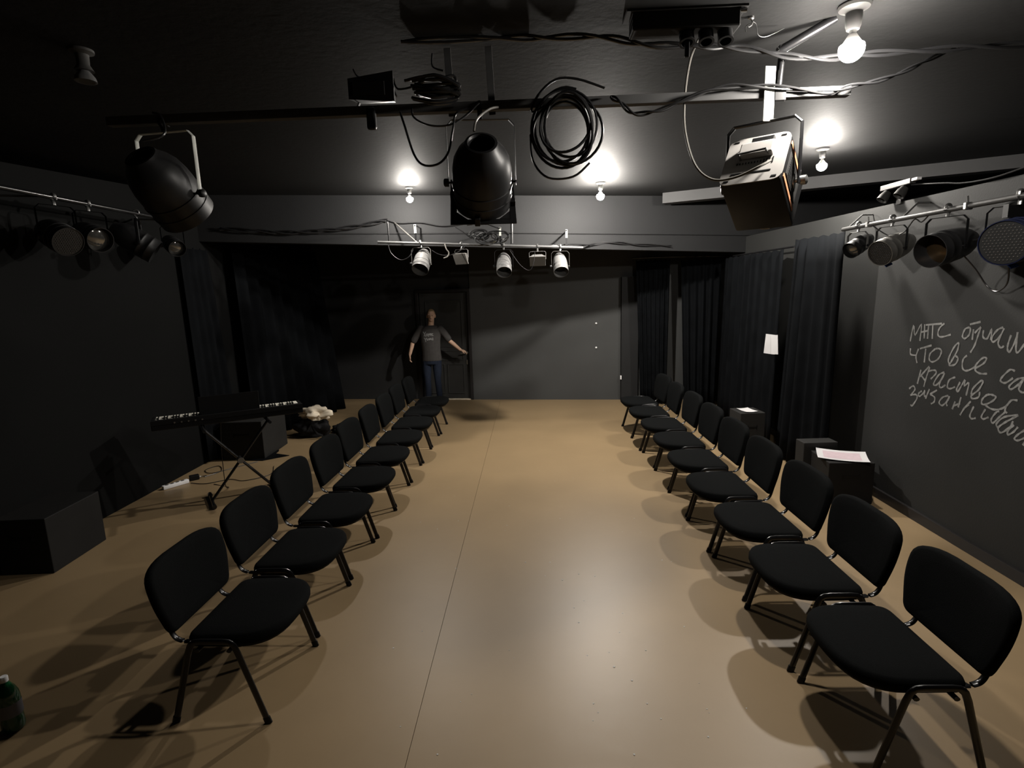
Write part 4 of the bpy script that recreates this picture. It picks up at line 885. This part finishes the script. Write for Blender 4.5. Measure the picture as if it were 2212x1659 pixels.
RS, RE, RW = Vector((-0.195, 0.0, 1.385)), Vector((-0.335, 0.005, 1.15)), Vector((-0.395, -0.035, 0.925))
LS, LE, LW = Vector((0.205, 0.0, 1.375)), Vector((0.345, 0.0, 1.165)), Vector((0.535, 0.035, 0.985))
limb(b, [RS, RS.lerp(RE, .5), RE, RE.lerp(RW, .35), RW], [0.055, 0.048, 0.040, 0.039, 0.027])
limb(b, [LS, LS.lerp(LE, .5), LE, LE.lerp(LW, .35), LW], [0.055, 0.048, 0.040, 0.039, 0.027])
def hand(bm, wrist, d, pn, th, curl):
    """d = pointing direction, pn = palm normal, th = side of the thumb"""
    d = d.normalized(); pn = (pn - d * pn.dot(d)).normalized(); th = (th - d * th.dot(d) - pn * th.dot(pn)).normalized()
    c = wrist + d * 0.055
    rot = Matrix((th, d, pn)).transposed()
    ellip(bm, c, (0.041, 0.055, 0.017), rot, 14, 10)
    for k, (o, ln) in enumerate(((0.029, 0.066), (0.010, 0.075), (-0.010, 0.070), (-0.028, 0.055))):
        base = wrist + d * 0.085 + th * o; q1 = base + d * ln * 0.42 + pn * ln * 0.10 * curl; q2 = q1 + (d * (0.34 - 0.14 * curl) + pn * 0.26 * curl) * ln; q3 = q2 + (d * (0.26 - 0.24 * curl) + pn * 0.24 * curl) * ln
        tube(bm, [base - d * 0.02, base, q1, q2, q3], 1.0, 8, radii=[0.0095, 0.0095, 0.0088, 0.0082, 0.0068]); ellip(bm, q3, (0.0068,) * 3, u=8, v=6)
    b0 = wrist + d * 0.028 + th * 0.030; t1 = b0 + d * 0.028 + th * 0.022 + pn * 0.008; t2 = t1 + d * 0.028 + th * 0.006 + pn * 0.012 * curl
    tube(bm, [b0 - th * 0.015, b0, t1, t2], 1.0, 8, radii=[0.013, 0.013, 0.0105, 0.0085]); ellip(bm, t2, (0.0085,) * 3, u=8, v=6)
hand(b, RW, Vector((-0.04, -0.06, -1)), Vector((1, 0.1, 0)), Vector((0.1, -1, 0)), 0.8)
hand(b, LW, Vector((1.0, 0.28, -0.42)), Vector((0, 0.3, -1)), Vector((-0.2, -1, 0.1)), 0.9)
body = remesh('body', b, M['skin'], pm, 0.0062, 3)
b = NB()
for s in (-1, 1): ellip(b, (hx + 0.006 + s * 0.030, -0.0865, 1.632), (0.011, 0.006, 0.006), u=10, v=6)
obj('eyes', b, M['eye'], pm, True)
b = NB(); ellip(b, (hx + 0.006, -0.0885, 1.573), (0.022, 0.007, 0.006), u=12, v=6); obj('mouth', b, M['lip'], pm, True)
b = NB(); bmesh.ops.create_uvsphere(b, u_segments=28, v_segments=20, radius=1.0)
dele = [v for v in b.verts if v.co.z < -0.15 - (0.55 if v.co.y > 0.2 else 0) + (0.62 if v.co.y < -0.35 else 0)]
bmesh.ops.delete(b, geom=dele, context='VERTS')
for v in b.verts: v.co = Vector((hx + v.co.x * 0.0795, 0.006 + v.co.y * 0.098, 1.648 + v.co.z * 0.104)) + Vector((0, 0, 0.002 * math.sin(v.co.x * 40)))
obj('hair', b, M['hair'], pm, True)
b = NB()
loft(b, [(0.0, 0.0, 0.80, 0.185, 0.120), (0.005, 0.0, 0.86, 0.182, 0.122), (0.0, 0.0, 1.0, 0.172, 0.120), (-0.005, 0.0, 1.16, 0.182, 0.122), (0, 0, 1.30, 0.200, 0.122), (0.0, 0.0, 1.385, 0.190, 0.104), (0.008, 0.003, 1.435, 0.125, 0.086), (0.012, 0.006, 1.452, 0.082, 0.075)])
limb(b, [RS + Vector((0.02, 0, 0.005)), RS.lerp(RE, .45), RS.lerp(RE, .85)], [0.070, 0.066, 0.064]); limb(b, [LS + Vector((-0.02, 0, 0.005)), LS.lerp(LE, .45), LS.lerp(LE, .85)], [0.070, 0.066, 0.064])
shirt = remesh('t_shirt', b, M['tshirt'], pm, 0.010, 4)
bv = BVHTree.FromPolygons([v.co.copy() for v in shirt.data.vertices], [p.vertices[:] for p in shirt.data.polygons])
PR = [[(-.135, 1.345), (-.105, 1.30), (-.085, 1.255)], [(-.085, 1.345), (-.105, 1.30), (-.118, 1.26)], [(-.06, 1.31), (-.075, 1.29), (-.06, 1.27), (-.045, 1.29), (-.06, 1.31)], [(-.035, 1.315), (-.025, 1.285), (-.01, 1.315), (-.035, 1.255)],
      [(.0, 1.29), (.02, 1.305), (.005, 1.31), (.0, 1.285), (.02, 1.275)], [(.05, 1.31), (.03, 1.30), (.035, 1.275), (.055, 1.275)],
      [(-.12, 1.235), (-.095, 1.205), (-.075, 1.235)], [(-.095, 1.205), (-.09, 1.16)], [(-.065, 1.225), (-.062, 1.195), (-.045, 1.195), (-.04, 1.225)], [(-.02, 1.19), (-.02, 1.225), (-.005, 1.205), (.01, 1.225), (.02, 1.19)], [(.04, 1.235), (.042, 1.185)]]
b = NB()
for pl in PR:
    sm = spline([Vector((p[0] + 0.02, 0, p[1])) for p in pl], 4) if len(pl) > 2 else [Vector((p[0] + 0.02, 0, p[1])) for p in pl]
    L = []; Q = []
    for i, p in enumerate(sm):
        tt = sm[min(i + 1, len(sm) - 1)] - sm[max(i - 1, 0)]; tt = tt.normalized() if tt.length > 1e-6 else Vector((1, 0, 0)); nn = Vector((-tt.z, 0, tt.x)) * 0.0065
        for s, lst in ((1, L), (-1, Q)):
            q = p + nn * s; h = bv.ray_cast(Vector((q.x, -1, q.z)), Vector((0, 1, 0)))[0]; lst.append(b.verts.new((q.x, (h.y if h else -0.12) - 0.003, q.z)))
    for i in range(len(sm) - 1): b.faces.new((L[i], L[i + 1], Q[i + 1], Q[i]))
obj('shirt_print', b, M['print'], shirt)
b = NB()
loft(b, [(0, 0.0, 0.74, 0.165, 0.115), (0, 0.0, 0.80, 0.172, 0.115), (0, 0, 0.88, 0.165, 0.108), (0, 0, 0.93, 0.155, 0.10)])
limb(b, [(-0.09, 0, 0.80), (-0.095, -0.01, 0.62), (-0.09, -0.02, 0.44), (-0.092, 0.0, 0.24), (-0.10, 0.005, 0.075)], [0.092, 0.080, 0.060, 0.058, 0.055])
limb(b, [(0.09, 0, 0.80), (0.095, -0.005, 0.62), (0.095, -0.01, 0.44), (0.105, 0.01, 0.24), (0.115, 0.02, 0.075)], [0.092, 0.080, 0.060, 0.058, 0.055])
remesh('jeans', b, M['denim'], pm, 0.010, 3)
for s, yy, a in ((-1, -0.055, -0.25), (1, -0.03, 0.25)):
    b = NB(); x = -0.10 if s < 0 else 0.115
    rot = Matrix.Rotation(a, 3, 'Z')
    ellip(b, (x, yy, 0.045), (0.048, 0.125, 0.05), rot); ellip(b, (x, yy + 0.06, 0.075), (0.045, 0.06, 0.055), rot); 
    for v in b.verts: v.co.z = max(v.co.z, 0.0)
    sh = obj('shoe', b, M['shoe'], pm, True)
    b = NB(); ellip(b, (x + math.sin(a) * 0.10, yy - 0.100, 0.036), (0.034, 0.03, 0.030), rot)
    for v in b.verts: v.co.z = max(v.co.z, 0.001)
    obj('toe_cap', b, M['sole'], sh, True)
